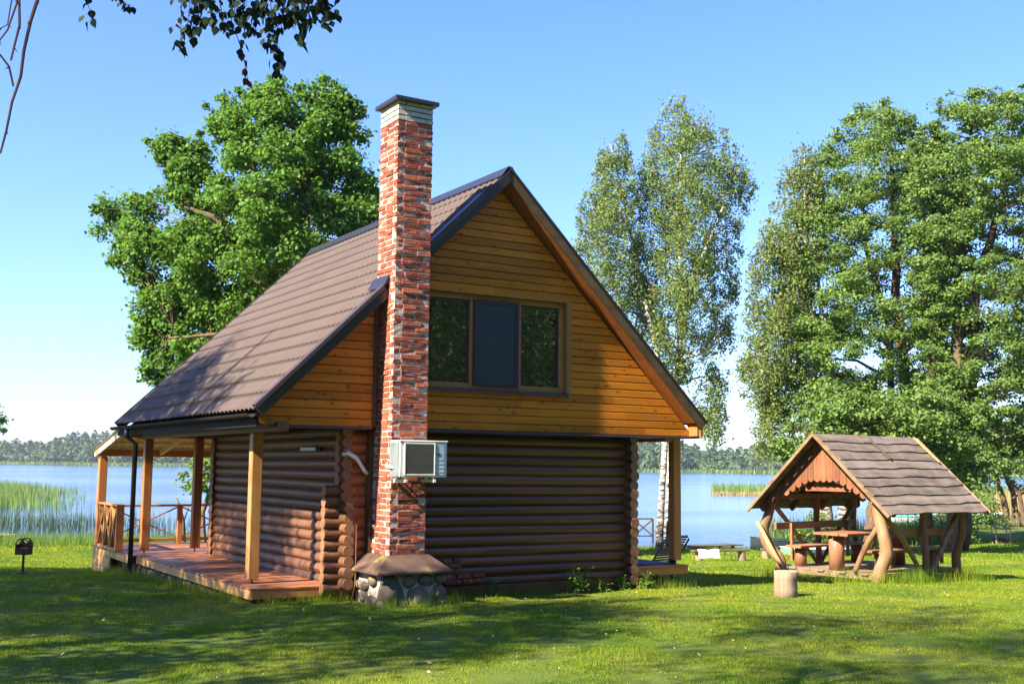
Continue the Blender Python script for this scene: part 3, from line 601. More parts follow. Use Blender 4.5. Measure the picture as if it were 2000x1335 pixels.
# ------------------------------------------------------------------ picnic shelter
GZ = (7.72, .98, .05); GR = math.atan2(-.989, .148)
gz = thing('picnic_shelter', 'rustic wooden picnic shelter with crooked log posts and grey board roof on the lawn', 'gazebo', GZ, GR)
HW, GZR, GZE, GL = 1.58, 2.72, 1.22, 3.55
gs = (GZR - GZE) / HW; gl = math.hypot(HW, GZR - GZE); gc, gsn = HW / gl, (GZR - GZE) / gl
def gr_(sg, u, off=0): return sg * (u * gc + off * gsn), GZR - u * gsn + off * gc
for sg in (-1, 1):
    b = MB(); nb = 9; bw = gl / nb
    for i in range(nb):
        ys = np.linspace(-.02 + random.uniform(-.03, .02), GL + random.uniform(-.04, .05), 26); ph = random.uniform(0, 9); pts = []
        for (k, off) in ((-.10, .012), (.45, .030), (1.0, .038), (1.0, .014), (-.10, -.012)):
            row = []
            for y in ys:
                wv = .014 * math.sin(y * 2.1 + ph) + .012 * math.sin(y * 5.3 + ph * 2) + .006 * math.sin(y * 13 + ph)
                u = (i + k) * bw + (wv if k == 1.0 else 0); x, z = gr_(sg, max(u, .0), off + .003 * math.sin(y * 3 + ph)); row.append((x, y, z))
            pts.append(row)
        P = np.array(pts)
        if sg < 0: P = P[:, ::-1]
        b.grid(P[::-1]); k = P.shape[1]
        for e in (0, -1): b.add([tuple(P[q, e]) for q in range(5)], [(0, 1, 2, 3, 4) if (e == 0) else (4, 3, 2, 1, 0)])
    b.build('roof_boards', M['gz_roof'], gz, local=True)
    b = MB()
    for y in (.28, 1.25, 2.3, 3.25):
        p0, p1 = gr_(sg, .06, -.06), gr_(sg, gl - .05, -.06); b.beam((p0[0], y, p0[1]), (p1[0], y, p1[1]), .07, .09)
    b.build('rafters', M['gz_gable'], gz, local=True)
    p0, p1 = gr_(sg, 0 if sg < 0 else .03, -.005), gr_(sg, gl + .03, -.005)
    b = MB(); b.beam((p0[0], -.07, p0[1]), (p1[0], -.07, p1[1]), .04, .065); b.build('verge_board', M['gz_verge'], gz, local=True, bevel=.006)
    b = MB(); b.beam((p0[0], GL + .04, p0[1]), (p1[0], GL + .04, p1[1]), .03, .08); b.build('verge_board', M['gz_pale'], gz, local=True, bevel=.004)
for (y, u0, u1, sk, m) in ((1.62, .16, .72, .09, 'grey_wood'), (3.40, .05, .80, .06, 'gz_pale')):
    p0, p1 = gr_(1, u0, .062), gr_(1, u1, .062); b = MB(); b.beam((p0[0], y, p0[1]), (p1[0], y + sk, p1[1]), .07, .02, (0, 1, 0) if False else (gsn, 0, gc)); b.build('batten', M[m], gz, local=True)
def gableboards(y):
    b = MB(); wdt = .145; x = -1.36
    while x < 1.36:
        x0, x1 = x, x + wdt - .006; xc = (x0 + x1) / 2
        zb = GZR - .20 - .62 * 1.0 - .0 if abs(xc) < .72 else None
        base = 1.84 - .55 * max(0, abs(xc) - .30) ** 1.15 * 1.0
        low = min(base, GZR - gs * abs(xc) - .30); 
        if abs(xc) > .95: low = GZR - gs * abs(xc) - .24
        t0 = GZR - gs * abs(x0) - .05; t1 = GZR - gs * abs(x1) - .05
        arc = [(x0 + (x1 - x0) * q / 6, low - .045 * math.sin(math.pi * q / 6)) for q in range(7)]
        poly = [(x0, t0)] + arc + [(x1, t1)]; d = y + random.uniform(0, .006); k = len(poly)
        b.add([(a, d, z) for a, z in poly] + [(a, d + .022, z) for a, z in poly], [tuple(range(k)), tuple(range(2 * k - 1, k - 1, -1))] + [(i, k + i, k + (i + 1) % k, (i + 1) % k) for i in range(k)])
        x += wdt
    return b.build('gable_boards', M['gz_gable'], gz, local=True)
gableboards(.22); gableboards(GL - .22)
b = MB()
for i, x in enumerate(np.arange(-1.22, 1.22, .163)): b.box(x, x + .155, .32 + random.uniform(-.03, .03), 3.1, .085, .115)
b.box(-1.2, 1.2, .34, .42, -.0, .083); b.box(-1.2, 1.2, 2.9, 3.0, -.0, .083); b.box(-1.2, 1.2, 1.6, 1.7, -.0, .083); b.build('floor', M['gz_deck'], gz, local=True, bevel=.004)
def crook(pts, rad, m='gz_post', name='post'):
    b = MB(); P = [Vector(p) for p in pts]; out = []; rr = []
    for i in range(len(P) - 1):                       # Catmull-Rom through the bends
        p0, p1, p2, p3 = P[max(i - 1, 0)], P[i], P[i + 1], P[min(i + 2, len(P) - 1)]
        for k in range(5):
            t = k / 5; out.append(.5 * ((2 * p1) + (p2 - p0) * t + (2 * p0 - 5 * p1 + 4 * p2 - p3) * t * t + (3 * p1 - p0 - 3 * p2 + p3) * t ** 3)); rr.append(rad[i] + (rad[i + 1] - rad[i]) * t)
    out.append(P[-1]); rr.append(rad[-1]); b.tube(out, rr, 12, jit=.05)
    return b.build(name, M[m], gz, smooth=True, local=True)
crook([(-1.12, .35, -.05), (-1.12, .35, .22), (-1.37, .33, .48), (-1.50, .33, .78), (-1.40, .34, 1.10), (-1.28, .36, 1.42)], [.115, .11, .115, .105, .095, .09])
crook([(1.12, .30, -.08), (1.16, .32, .22), (1.27, .34, .50), (1.22, .34, .85), (1.13, .34, 1.20), (1.12, .34, 1.62)], [.13, .12, .12, .115, .11, .10])
crook([(1.18, 3.05, -.1), (1.14, 3.05, .3), (1.20, 3.05, .6), (1.30, 3.03, .9), (1.22, 3.05, 1.45)], [.095, .09, .085, .08, .08], 'gz_red')
crook([(-1.18, 3.05, -.1), (-1.16, 3.05, .5), (-1.22, 3.05, .9), (-1.18, 3.05, 1.45)], [.085, .08, .08, .075], 'gz_red')
crook([(1.22, 1.75, -.05), (1.24, 1.74, .5), (1.19, 1.75, 1.0), (1.22, 1.75, 1.45)], [.07, .065, .065, .06], 'gz_red')
crook([(-1.20, 1.75, -.05), (-1.18, 1.74, .5), (-1.23, 1.75, 1.0), (-1.2, 1.75, 1.45)], [.07, .065, .065, .06], 'gz_red')
for pts, rd, m in (
    ([(-1.27, .40, 1.30), (-1.20, .95, .78), (-1.15, 1.62, .13)], [.05, .045, .04], 'gz_post'), ([(-1.18, 2.98, 1.25), (-1.2, 2.4, .7), (-1.18, 1.82, .13)], [.05, .045, .04], 'gz_red'),
    ([(1.16, .46, 1.18), (1.24, .95, .75), (1.23, 1.62, .05)], [.055, .05, .045], 'gz_post'), ([(1.24, 2.98, 1.20), (1.28, 2.45, .75), (1.25, 1.9, .05)], [.06, .055, .05], 'gz_post'),
    ([(1.10, .34, .98), (.86, .32, .62), (.62, .30, .13)], [.055, .055, .05], 'gz_post')):
    crook(pts, rd, m, 'brace')
b = MB(); b.tube([(-.80, .10, .0), (-1.15, .11, .46), (-1.50, .12, .98)], [.05, .047, .042], 10, jit=.04); b.build('prop', M['gz_pale'], gz, local=True, smooth=True)
for sg in (-1, 1):
    b = MB(); b.box(*sorted((sg * 1.13, sg * 1.25)), .2, 3.3, 1.43, 1.54); b.build('wall_plate', M['gz_gable'], gz, local=True)
b = MB(); b.box(-1.12, 1.12, .36, .44, 1.62, 1.70); b.build('tie_beam', M['gz_gable'], gz, local=True); b = MB(); b.box(-1.12, 1.12, 3.0, 3.08, 1.55, 1.63); b.build('tie_beam', M['gz_gable'], gz, local=True)
def gloc(x, y, z): return (GZ[0] + math.cos(GR) * x - math.sin(GR) * y, GZ[1] + math.sin(GR) * x + math.cos(GR) * y, GZ[2] + z)
pt = thing('picnic_table', 'brown plank table on thick round log legs inside the picnic shelter', 'table', gloc(.1, 1.6, .115), GR)
def loglegs(parent, pos, r, z1, dx=0, name='leg'):
    for (x, y) in pos:
        b = MB(); b.tube([(x, y, .0), (x, y, z1 * .5), (x, y, z1)], [r, r * .97, r * 1.02], 16, jit=.02); b.build(name, M['gz_red'], parent, smooth=True, local=True)
b = MB()
for i in range(4): b.box(-.40 + i * .2, -.205 + i * .2, -1.33 + random.uniform(-.03, .03), 1.35, .665, .715)
b.build('tabletop', M['gz_tab'], pt, bevel=.006, local=True); loglegs(pt, ((-.02, -1.08), (-.02, 1.05)), .15, .66)
bl = thing('picnic_bench', 'brown bench with a back rail along the lake side of the picnic shelter', 'bench', gloc(-.88, 1.65, .115), GR)
b = MB(); b.box(-.18, .18, -1.2, 1.25, .365, .415); b.build('seat', M['gz_tab'], bl, bevel=.006, local=True); b = MB(); b.box(-.285, -.235, -1.42, 1.3, .72, .86); b.build('back_rail', M['gz_tab'], bl, bevel=.006, local=True)
loglegs(bl, ((0, -.95), (0, 1.0)), .12, .36)
for y in (-.95, 1.0):
    b = MB(); b.box(-.232, -.182, y - .03, y + .03, .1, .84); b.build('back_support', M['gz_tab'], bl, local=True)
br = thing('picnic_bench', 'brown bench with a back rail along the lawn side of the picnic shelter', 'bench', gloc(.86, 1.7, .115), GR)
b = MB(); b.box(-.18, .18, -1.15, 1.2, .365, .415); b.build('seat', M['gz_tab'], br, bevel=.006, local=True); b = MB(); b.box(.225, .27, -1.1, 1.3, .66, .80); b.build('back_rail', M['gz_tab'], br, bevel=.006, local=True)
loglegs(br, ((0, -.9), (0, .95)), .12, .36)
for y in (-.9, .95):
    b = MB(); b.box(.174, .222, y - .03, y + .03, .1, .78); b.build('back_support', M['gz_tab'], br, local=True)

# ------------------------------------------------------------------ small things on the lawn
g = gnd(1535, 1165)
sp = thing('chopping_stump', 'pale sawn log stump standing upright in front of the picnic shelter', 'stump', g)
b = MB(); x, y, z = g; b.tube([(x, y, z - .05), (x, y, z + .12), (x, y, z + .28), (x + .01, y, z + .385)], [.19, .175, .17, .178], 22, jit=.05); b.build('log', M['stump'], sp, smooth=True)
b = MB(); b.tube([(x + .01, y, z + .386), (x + .01, y, z + .392)], [.175, .171], 22, jit=.02); b.build('cut_face', M['stump_top'], sp)
g = gnd(44, 1120); x, y, z = g
bq = thing('barbecue_grill', 'rusty metal barbecue grill on a single post left of the cabin porch', 'barbecue', g)
b = MB(); b.tube([(x, y, z), (x, y, z + .46)], .03, 10); b.build('pole', M['rust'], bq)
b = MB(); b.beam((x - .13, y + .1, z + .02), (x + .12, y - .08, z + .02), .06, .03); b.beam((x - .1, y - .1, z + .021), (x + .1, y + .12, z + .021), .06, .028); b.build('base', M['rust'], bq)
def orient(x, y, z, u, v, h, k=1.0): return (x + RH[0] * u * k + FH[0] * v * k, y + RH[1] * u * k + FH[1] * v * k, z + h * (.8 if k < 1 else 1))
b = MB()
def obox(b, u0, u1, v0, v1, h0, h1, m=0, r=None):
    vs = [orient(x, y, z, u, v, h) for h in (h0, h1) for v in (v0, v1) for u in (u0, u1)]
    b.add(vs, [(0, 2, 3, 1), (4, 5, 7, 6), (0, 1, 5, 4), (1, 3, 7, 5), (3, 2, 6, 7), (2, 0, 4, 6)], m, r)
obox(b, -.17, .17, -.14, .14, .44, .46); obox(b, -.17, .17, -.14, -.125, .461, .60); obox(b, -.17, -.155, -.124, .14, .461, .68); obox(b, .155, .17, -.124, .14, .461, .68); b.build('fire_box', M['rust'], bq)
b = MB(); a = np.linspace(0, math.pi, 13)
for v in (-.13, .13): b.tube([orient(x, y, z, .165 * math.cos(q), v, .66 + .15 * math.sin(q)) for q in a], .013, 6)
b.build('hood_frame', M['rust'], bq)
b = MB(); pts = [[orient(x, y, z, .165 * math.cos(q), v, .66 + .15 * math.sin(q)) for v in (.12, .14)] for q in a]
b.add([orient(x, y, z, .16 * math.cos(q), .13, .60 + .21 * math.sin(q) if i not in (5, 6, 7) else .70) for i, q in enumerate(a)] , [tuple(range(13))]); b.build('hood_back', M['rust'], bq)
b = MB()
for u in np.arange(-.15, .16, .03): b.beam(orient(x, y, z, u, -.13, .605), orient(x, y, z, u, .13, .605), .007, .007)
b.build('grate', M['rust'], bq); bq.scale = (.72, .72, .80)
# lounger on the grass just beyond the right porch deck
g = (5.02, 2.27, hz(5.02, 2.27)); x, y, z = g
lg = thing('sun_lounger', 'dark slatted sun lounger with raised back on the grass behind the right porch deck', 'lounger', g)
b = MB()
for i in range(11):
    f = .04 + .92 * i / 10; b.beam(orient(x, y, z, -.26 + .30 * f, -.14, .30 + .50 * f), orient(x, y, z, .22 + .30 * f, .36, .30 + .50 * f), .02, .032, (.3, .1, 1))
b.build('back_slats', M['black'], lg)
b = MB(); b.tube([orient(x, y, z, u, v, h) for u, v, h in ((-.28, -.16, .27), (.0, -.16, .74), (.06, -.13, .80), (.50, .33, .80), (.54, .38, .74), (.24, .38, .27))], .019, 8); b.build('back_frame', plain('lounger_frame', (.13, .14, .15), .35), lg, smooth=True)
b = MB()
for i in range(12): b.beam(orient(x, y, z, -.34 - i * .1, -.16, .31), orient(x, y, z, .14 - i * .1, .36, .31), .07, .02)
b.build('seat_slats', M['black'], lg)
for u, v in ((-.3, -.14), (.2, .36), (-1.35, -.14), (-.9, .36)):
    b = MB(); b.beam(orient(x, y, z, u, v, -.02), orient(x, y, z, u, v, .29), .04, .04, (1, 0, 0)); b.build('leg', M['black'], lg)
b = MB(); P = [[(u, v, .489 + .012 * math.sin(u * 9) * math.sin(v * 7)) for v in np.linspace(.45, 1.5, 12)] for u in np.linspace(2.9, 3.8, 10)]; b.grid(np.array(P)[::-1][:, ::-1][::-1])
tag(b.build('floor_mat', M['mat'], None, smooth=True), 'dark blue mat spread over the boards of the right porch deck', 'mat')
pot = MB(); pot.tube([(3.88, .62, .475), (3.88, .62, .64)], [.06, .075], 14); tag(pot.build('flower_pot', M['black'], None, smooth=True), 'small black pot at the outer edge of the right porch deck', 'pot')
# low plank benches near the shore
def lowbench(px0, px1, py, label):
    a, c = gnd(px0, py), gnd(px1, py); b0 = Vector(a); b1 = Vector(c); d = (b1 - b0).normalized(); n = Vector((-d.y, d.x, 0)).normalized()
    th = thing('plank_bench', label, 'bench', (b0 + b1) / 2); b = MB(); up = Vector((0, 0, 1)); zt = max(b0.z, b1.z) + .27
    p, q = b0.copy(), b1.copy(); p.z = q.z = zt; b.beam(p, q, .24, .045); b.build('seat', M['grey_wood'], th, bevel=.006)
    for k in (.12, .88):
        s_ = b0.lerp(b1, k); b = MB(); b.tube([(s_.x, s_.y, hz(s_.x, s_.y) - .03), (s_.x, s_.y, zt - .024)], .11, 12); b.build('leg', M['stump'], th)
    return b0.lerp(b1, .12), zt, d, n
bp, zt, bd, bn = lowbench(1352, 1462, 1094, 'long low plank bench with a white towel on it near the lake shore')
lowbench(1492, 1520, 1090, 'short low plank bench left of the picnic shelter near the dark boat')
P = []
for u in np.linspace(-.05, .62, 14):
    row = []
    for v in np.linspace(-.36, .30, 14):
        over = max(0, abs(v) - .13); q = bp + bd * (u + .05 * math.sin(v * 9)) + bn * (-(min(abs(v), .14)) if v < 0 else min(v, .14))
        row.append((q.x, q.y, zt + .032 - over * 1.0 + .012 * math.sin(u * 14 + v * 6)))
    P.append(row)
b = MB(); b.grid(np.array(P)); tag(b.build('towel', M['towel'], None, smooth=True), 'crumpled white towel lying over the end of the low plank bench', 'towel')
# jetties and lattice railing
def jetty(p0, p1, wd, z, label, wm='grey_wood'):
    a, c = Vector(p0), Vector(p1); a.z = c.z = z; th = thing('wooden_jetty', label, 'jetty', (a + c) / 2); d = (c - a); L = d.length; d.normalize(); n = Vector((-d.y, d.x, 0)); b = MB(); k = int(L / .16)
    for i in range(k):
        q = a + d * (i * .16 + .08); b.beam(q - n * wd / 2, q + n * wd / 2, .145, .035)
    b.build('planks', M[wm], th)
    for i in range(int(L / 2) + 1):
        for sgn in (-1, 1):
            q = a + d * min(i * 2.0 + .1, L) + n * sgn * (wd / 2 - .08); b = MB(); b.tube([(q.x, q.y, z - 1.2), (q.x, q.y, z - .02)], .06, 8); b.build('pile', M['grey_wood'], th)
jetty(at(1335, 1070, 40.5), at(1440, 1076, 42), 0.8, -.66, 'weathered plank jetty lying low along the shore behind the plank bench')
a = at(-60, 1058, 44); jetty(a, at(22, 1056, 45.5), 1.1, -.80, 'pale plank jetty at the water edge behind the barbecue grill', 'gz_pale')
a = at(1238, 1047, 46); c = at(1275, 1047, 46)
lt = thing('jetty_railing', 'grey wooden railing panel with crossed bars over the water beside the white birch trunks', 'railing', ((a[0] + c[0]) / 2, (a[1] + c[1]) / 2, -.95))
A, C_ = Vector(a), Vector(c); up = Vector((0, 0, 1)); hh = .70; b = MB()
for q in (A, C_): b.beam(Vector((q.x, q.y, -1.4)), q + up * hh, .05, .05, (1, 0, 0))
b.build('posts', M['rust'], lt); b = MB(); b.beam(A + up * hh, C_ + up * hh, .05, .06); b.build('top_rail', M['rust'], lt); b = MB(); b.beam(A + up * .02, C_ + up * .02, .05, .05); b.build('bottom_rail', M['rust'], lt)
b = MB(); b.beam(A + up * .03, C_ + up * (hh - .03), .03, .05); b.build('brace', M['rust'], lt); b = MB(); b.beam(A + up * (hh - .03), C_ + up * .03, .032, .05); b.build('brace', M['rust'], lt)
# boats
def boat(p, head, L, W, h, mat, inner, label):
    th = thing('rowing_boat', label, 'boat', (p[0], p[1], p[2]), head); ns = 13
    def section(t_, k):                      # t 0 stern .. 1 bow
        wd = W / 2 * (1 - max(0, (t_ - .45) / .55) ** 2.2) * (.82 + .18 * min(1, t_ / .3)); sh = h * (1 + .35 * max(0, t_ - .5) ** 1.5 * 2); keel = h * .28 * max(0, (t_ - .7) / .3) ** 2
        return [(L * (t_ - .5), wd * math.cos(a) * k, sh - (sh - keel - (.03 if k < 1 else 0)) * math.sin(a) ** .7 if math.sin(a) > 0 else sh) for a in np.linspace(0, math.pi, 11)]
    T = np.linspace(0, .995, ns)
    b = MB(); b.grid([section(t_, 1.0) for t_ in T]); b.add(section(0, 1.0), [tuple(range(11))]); b.build('hull', mat, th, smooth=True, local=True)
    b = MB(); b.grid([section(t_, .93) for t_ in T][::-1]); b.build('inside', inner, th, smooth=True, local=True)
    for t_ in (.2, .5, .72):
        s_ = section(t_, .92); b = MB(); b.box(s_[0][0] - .12, s_[0][0] + .12, s_[-1][1], s_[0][1], h * .66, h * .66 + .025); b.build('thwart', M['grey_wood'], th, local=True)
    b = MB()
    for sgn in (0, 10): b.tube([section(t_, 1.0)[sgn] for t_ in T], .022, 6)
    b.build('gunwale', inner, th, smooth=True, local=True)
def bat(px, s, z=None):
    q = at(px, 1060, s); return (q[0], q[1], max(hz(q[0], q[1]), WATER - .1) if z is None else z)
boat(bat(1538, 40), 2.6, 2.6, 1.15, .42, M['boat_dark'], M['boat_dark'], 'dark green rowing boat drawn up on the shore left of the picnic shelter')
boat(bat(1618, 38), -.35, 3.0, 1.2, .27, M['boat_green'], M['boat_white'], 'green and white rowing boat on the grass seen through the picnic shelter')
boat(bat(1915, 62), -.2, 3.6, 1.4, .5, M['boat_turq'], M['boat_white'], 'turquoise rowing boat on the far right shore beside the dark leaning trunks')
boat(bat(1772, 60), -.6, 3.4, 1.4, .55, M['boat_white'], M['boat_turq'], 'white rowing boat on the shore behind the back posts of the picnic shelter')
# metal frame on the right
g = gnd(1960, 1062); x, y, z = g
mf = thing('fire_rack', 'rusty square metal rack holding firewood on the shaded grass at the right', 'rack', g)
b = MB()
for u, v in ((-.27, 0), (.27, 0), (-.27, .35), (.27, .35)): b.beam(orient(x, y, z, u, v, 0), orient(x, y, z, u, v, .68), .03, .03, (1, 0, 0))
for v in (0, .35): b.beam(orient(x, y, z, -.29, v, .69), orient(x, y, z, .29, v, .69), .03, .03); b.beam(orient(x, y, z, -.29, v, .05), orient(x, y, z, .29, v, .05), .03, .03)
b.build('frame', plain('frame_metal', (.32, .24, .2), .6), mf)
b = MB()
for i in range(9): u = -.22 + (i % 5) * .1; h = .11 + (i // 5) * .09; b.tube([orient(x, y, z, u, -.03, h), orient(x, y, z, u, .38, h)], .045, 8)
b.build('firewood', M['bark'], mf)

# ------------------------------------------------------------------ trees
def leaves(P, N, size, aspect=.62, jit=.35):
    """one four-cornered leaf blade per point: P points, N facing, pointed at the tip"""
    n = len(P); N = N / (np.linalg.norm(N, axis=1, keepdims=True) + 1e-9)
    A = RNG.normal(size=(n, 3)); A -= N * (A * N).sum(1, keepdims=True); A /= np.linalg.norm(A, axis=1, keepdims=True) + 1e-9
    B = np.cross(N, A); L = (size * RNG.uniform(1 - jit, 1 + jit, n))[:, None]; Wd = L * aspect
    k = N * L * RNG.uniform(-.12, .12, (n, 1))
    V = np.stack([P - A * L * .5, P - A * L * .05 + B * Wd * .5 + k, P + A * L * .5, P - A * L * .05 - B * Wd * .5 + k], 1).reshape(-1, 3)
    return V, np.arange(n * 4).reshape(-1, 4)
def inpoly(x, y, poly):
    c = False; n = len(poly)
    for i in range(n):
        (x1, y1), (x2, y2) = poly[i], poly[i - 1]
        if (y1 > y) != (y2 > y) and x < (x2 - x1) * (y - y1) / (y2 - y1) + x1: c = not c
    return c
def edged(x, y, poly):
    d = 1e9
    for i in range(len(poly)):
        (x1, y1), (x2, y2) = poly[i], poly[i - 1]; L = (x2 - x1) ** 2 + (y2 - y1) ** 2; t_ = max(0, min(1, ((x - x1) * (x2 - x1) + (y - y1) * (y2 - y1)) / L)) if L else 0
        d = min(d, math.hypot(x - x1 - t_ * (x2 - x1), y - y1 - t_ * (y2 - y1)))
    return d
def lobes_in(poly, s, rpx, cover=2.2, depth=1.0, holes=(), seed=1, spread=.45):
    """foliage clumps filling an outline, spread through the real depth of the crown"""
    r = random.Random(seed); xs = [p[0] for p in poly]; ys = [p[1] for p in poly]; out = []
    area = abs(sum(poly[i - 1][0] * poly[i][1] - poly[i][0] * poly[i - 1][1] for i in range(len(poly)))) / 2
    n = int(area / (math.pi * rpx * rpx) * cover); tries = 0
    while len(out) < n and tries < 60 * n:
        tries += 1; x, y = r.uniform(min(xs), max(xs)), r.uniform(min(ys), max(ys))
        if not inpoly(x, y, poly): continue
        e = edged(x, y, poly); rr = rpx * r.uniform(.6, 1.5)
        if e < rr * .8: rr = max(e * 1.25, rpx * .38)
        if any(math.hypot(x - hx, y - hy) < hr + rr * .5 for hx, hy, hr in holes): continue
        dm = min(e, 170) / FPX * s * depth * 1.25; dd = r.uniform(-1, 1) * dm
        if any(math.hypot(x - o[3], y - o[4]) < rpx * spread and abs(dd - o[5]) < rpx / FPX * s * 1.2 for o in out): continue
        out.append((at(x, y, s + dd), rr / FPX * s, None, x, y, dd))
    return [(o[0], o[1]) for o in out]
def limb(b, p0, p1, r0, r1, sag=.12, n=5, m=0, sides=7):
    p0, p1 = np.array(p0), np.array(p1); d = p1 - p0; L = np.linalg.norm(d); k = RNG.normal(size=3) * L * .05; pts = []; rr = []
    for i in range(n + 1):
        t_ = i / n; pts.append(p0 + d * t_ + np.array((0, 0, L * sag * math.sin(math.pi * t_))) + k * math.sin(math.pi * t_)); rr.append(r0 + (r1 - r0) * t_)
    b.tube(pts, rr, sides, m, cap=False)
def make_tree(name, label, cat, trunks, lobes, leaf, bark, size, per, flat=1.0, up=.6, droop=0.0, group=None, base=None, aspect=.62, sub=7, fuzz=.40, tw=.012):
    """trunks: [(list of xyz, list of radius)]; lobes: [(centre, radius)]"""
    base = trunks[0][0][0] if base is None else base
    th = thing(name, label, cat, base, 0, group); b = MB(); nodes = []
    for pts, rad in trunks:
        pts = [np.array(p, float) for p in pts]; fine = []; fr = []
        for i in range(len(pts) - 1):
            for k in range(6):
                t_ = k / 6; q = pts[i] + (pts[i + 1] - pts[i]) * t_; fine.append(q + RNG.normal(size=3) * rad[i] * .12); fr.append(rad[i] + (rad[i + 1] - rad[i]) * t_)
        fine.append(pts[-1]); fr.append(rad[-1]); b.tube(fine, fr, 12, jit=.04); nodes += [(q, r) for q, r in zip(fine, fr)]
    NP = np.array([q for q, _ in nodes]); NR = np.array([r for _, r in nodes]); PV = []; NV = []
    LR0 = float(np.median([r for _, r in lobes])) * 1.1
    order = sorted(range(len(lobes)), key=lambda i: min(np.linalg.norm(NP - lobes[i][0], axis=1)))
    for i in order:                                   # each clump hangs on a limb that leaves the nearest wood below it
        c, r = lobes[i]; c = np.array(c); d = NP - c; dist = np.linalg.norm(d, axis=1); pen = dist + np.maximum(0, d[:, 2] + .25 * dist) * 2.0 + (NR < .012) * 9
        j = int(np.argmin(pen)); r0 = max(min(NR[j] * .62, .012 + .020 * dist[j]), .010)
        mid = NP[j] + (c - NP[j]) * .55 + np.array((0, 0, .10 * dist[j])) + RNG.normal(size=3) * .05 * dist[j]
        b.tube([NP[j], NP[j] * .55 + mid * .45 + RNG.normal(size=3) * .03 * dist[j], mid, c], [r0, r0 * .85, r0 * .7, max(r0 * .4, .006)], 6, 1, cap=False)
        NP = np.vstack([NP, mid, c]); NR = np.append(NR, [r0 * .68, max(r0 * .4, .011)])
        sc = RNG.normal(size=(sub, 3)); sc /= np.linalg.norm(sc, axis=1, keepdims=True); sc *= RNG.uniform(.35, 1.0, (sub, 1)) * r; sc[:, 2] *= flat
        if droop: sc[:, 2] -= np.abs(RNG.normal(size=sub)) * r * droop
        for q in sc[:4]: b.tube([c, c + q * .5 + (0, 0, .04 * r), c + q], [max(tw, .006), tw * .7, tw * .4], 4, 1, cap=False)
        n = max(int(per * RNG.uniform(.6, 1.2) * min(1.0, (r / LR0) ** 1.6)), 10); idx = RNG.integers(0, sub, n); o = RNG.normal(size=(n, 3)) * r * np.array((fuzz, fuzz, fuzz * (flat if not droop else 1.5)))
        PV.append(c + sc[idx] + o); NV.append(o / (r * fuzz) * .4 + sc[idx] / r * .45 + np.array((0, 0, up)) + RNG.normal(size=(n, 3)) * .8)
    b.build('trunk', [bark, M['bark']], th, smooth=True)
    P = np.vstack(PV); N = np.vstack(NV); V, F = leaves(P, N, size, aspect); rn = np.clip(RNG.normal(.5, .24, len(F)), 0, 1)
    npmesh('crown', V, F, leaf, rn, th)
    return th
def path(pl, s): return [at(x, y, s) for x, y in pl]
def rooted(px, s): q = at(px, 1050, s); return np.array((q[0], q[1], hz(q[0], q[1]) - .05))
# broad maple behind the cabin
s = 30.0
poly = [(540, 152), (580, 165), (625, 140), (690, 185), (722, 245), (716, 330), (745, 380), (765, 450), (740, 540), (640, 600), (560, 660), (480, 700), (390, 745), (292, 760), (256, 660), (264, 615), (276, 580), (256, 548), (188, 490), (180, 410), (215, 368), (285, 385), (335, 350), (286, 285), (300, 255), (372, 275), (405, 240), (398, 192), (470, 172)]
holes = [(330, 420, 26), (700, 290, 12), (660, 352, 14), (520, 330, 10), (430, 330, 12), (600, 440, 10), (560, 250, 9), (415, 520, 12)]
lb = lobes_in(poly, s, 22, 3.2, .95, holes, 3)
tr = [([rooted(560, s)] + path([(560, 800), (575, 620), (590, 480), (600, 330), (610, 230)], s), [.36, .33, .27, .2, .12, .04]), (path([(570, 640), (500, 520), (430, 430), (350, 400)], s - .6), [.2, .14, .09, .04]), (path([(572, 660), (640, 540), (690, 430)], s + .8), [.16, .1, .04]), (path([(565, 720), (450, 650), (330, 660)], s - 1), [.09, .06, .03]), (path([(588, 500), (520, 380), (470, 270)], s + .4), [.13, .09, .03])]
make_tree('maple_tree', 'broad spreading green maple tree rising behind the cabin roof', 'tree', tr, lb, M['maple'], M['bark'], .11, 380, .85, .75, aspect=.8, sub=8)
# the two white birches by the water
polyA = [(1185, 248), (1212, 252), (1236, 300), (1250, 380), (1262, 520), (1262, 640), (1240, 720), (1190, 640), (1140, 560), (1122, 470), (1132, 395), (1160, 330), (1176, 285)]
polyB = [(1328, 186), (1372, 212), (1412, 240), (1442, 290), (1478, 345), (1458, 410), (1452, 490), (1442, 570), (1432, 650), (1424, 740), (1418, 850), (1385, 866), (1356, 800), (1345, 745), (1290, 730), (1250, 690), (1228, 560), (1236, 420), (1246, 330), (1266, 262), (1292, 215)]
hB = [(1352, 770, 12), (1400, 690, 15), (1310, 640, 9), (1270, 690, 10), (1375, 620, 9), (1440, 410, 7)]
s = 41.0
make_tree('birch_tree', 'slim white trunked birch with a narrow crown, left of the pair by the water', 'tree', [([rooted(1287, s)] + path([(1293, 960), (1299, 860), (1285, 700), (1240, 500), (1205, 330), (1192, 282)], s), [.15, .115, .105, .10, .08, .045, .02])], lobes_in(polyA, s, 17, 3.7, 1.0, (), 5), M['birchleaf'], M['birch'], .105, 150, 1.2, .3, .55, 'birches by the water', sub=6)
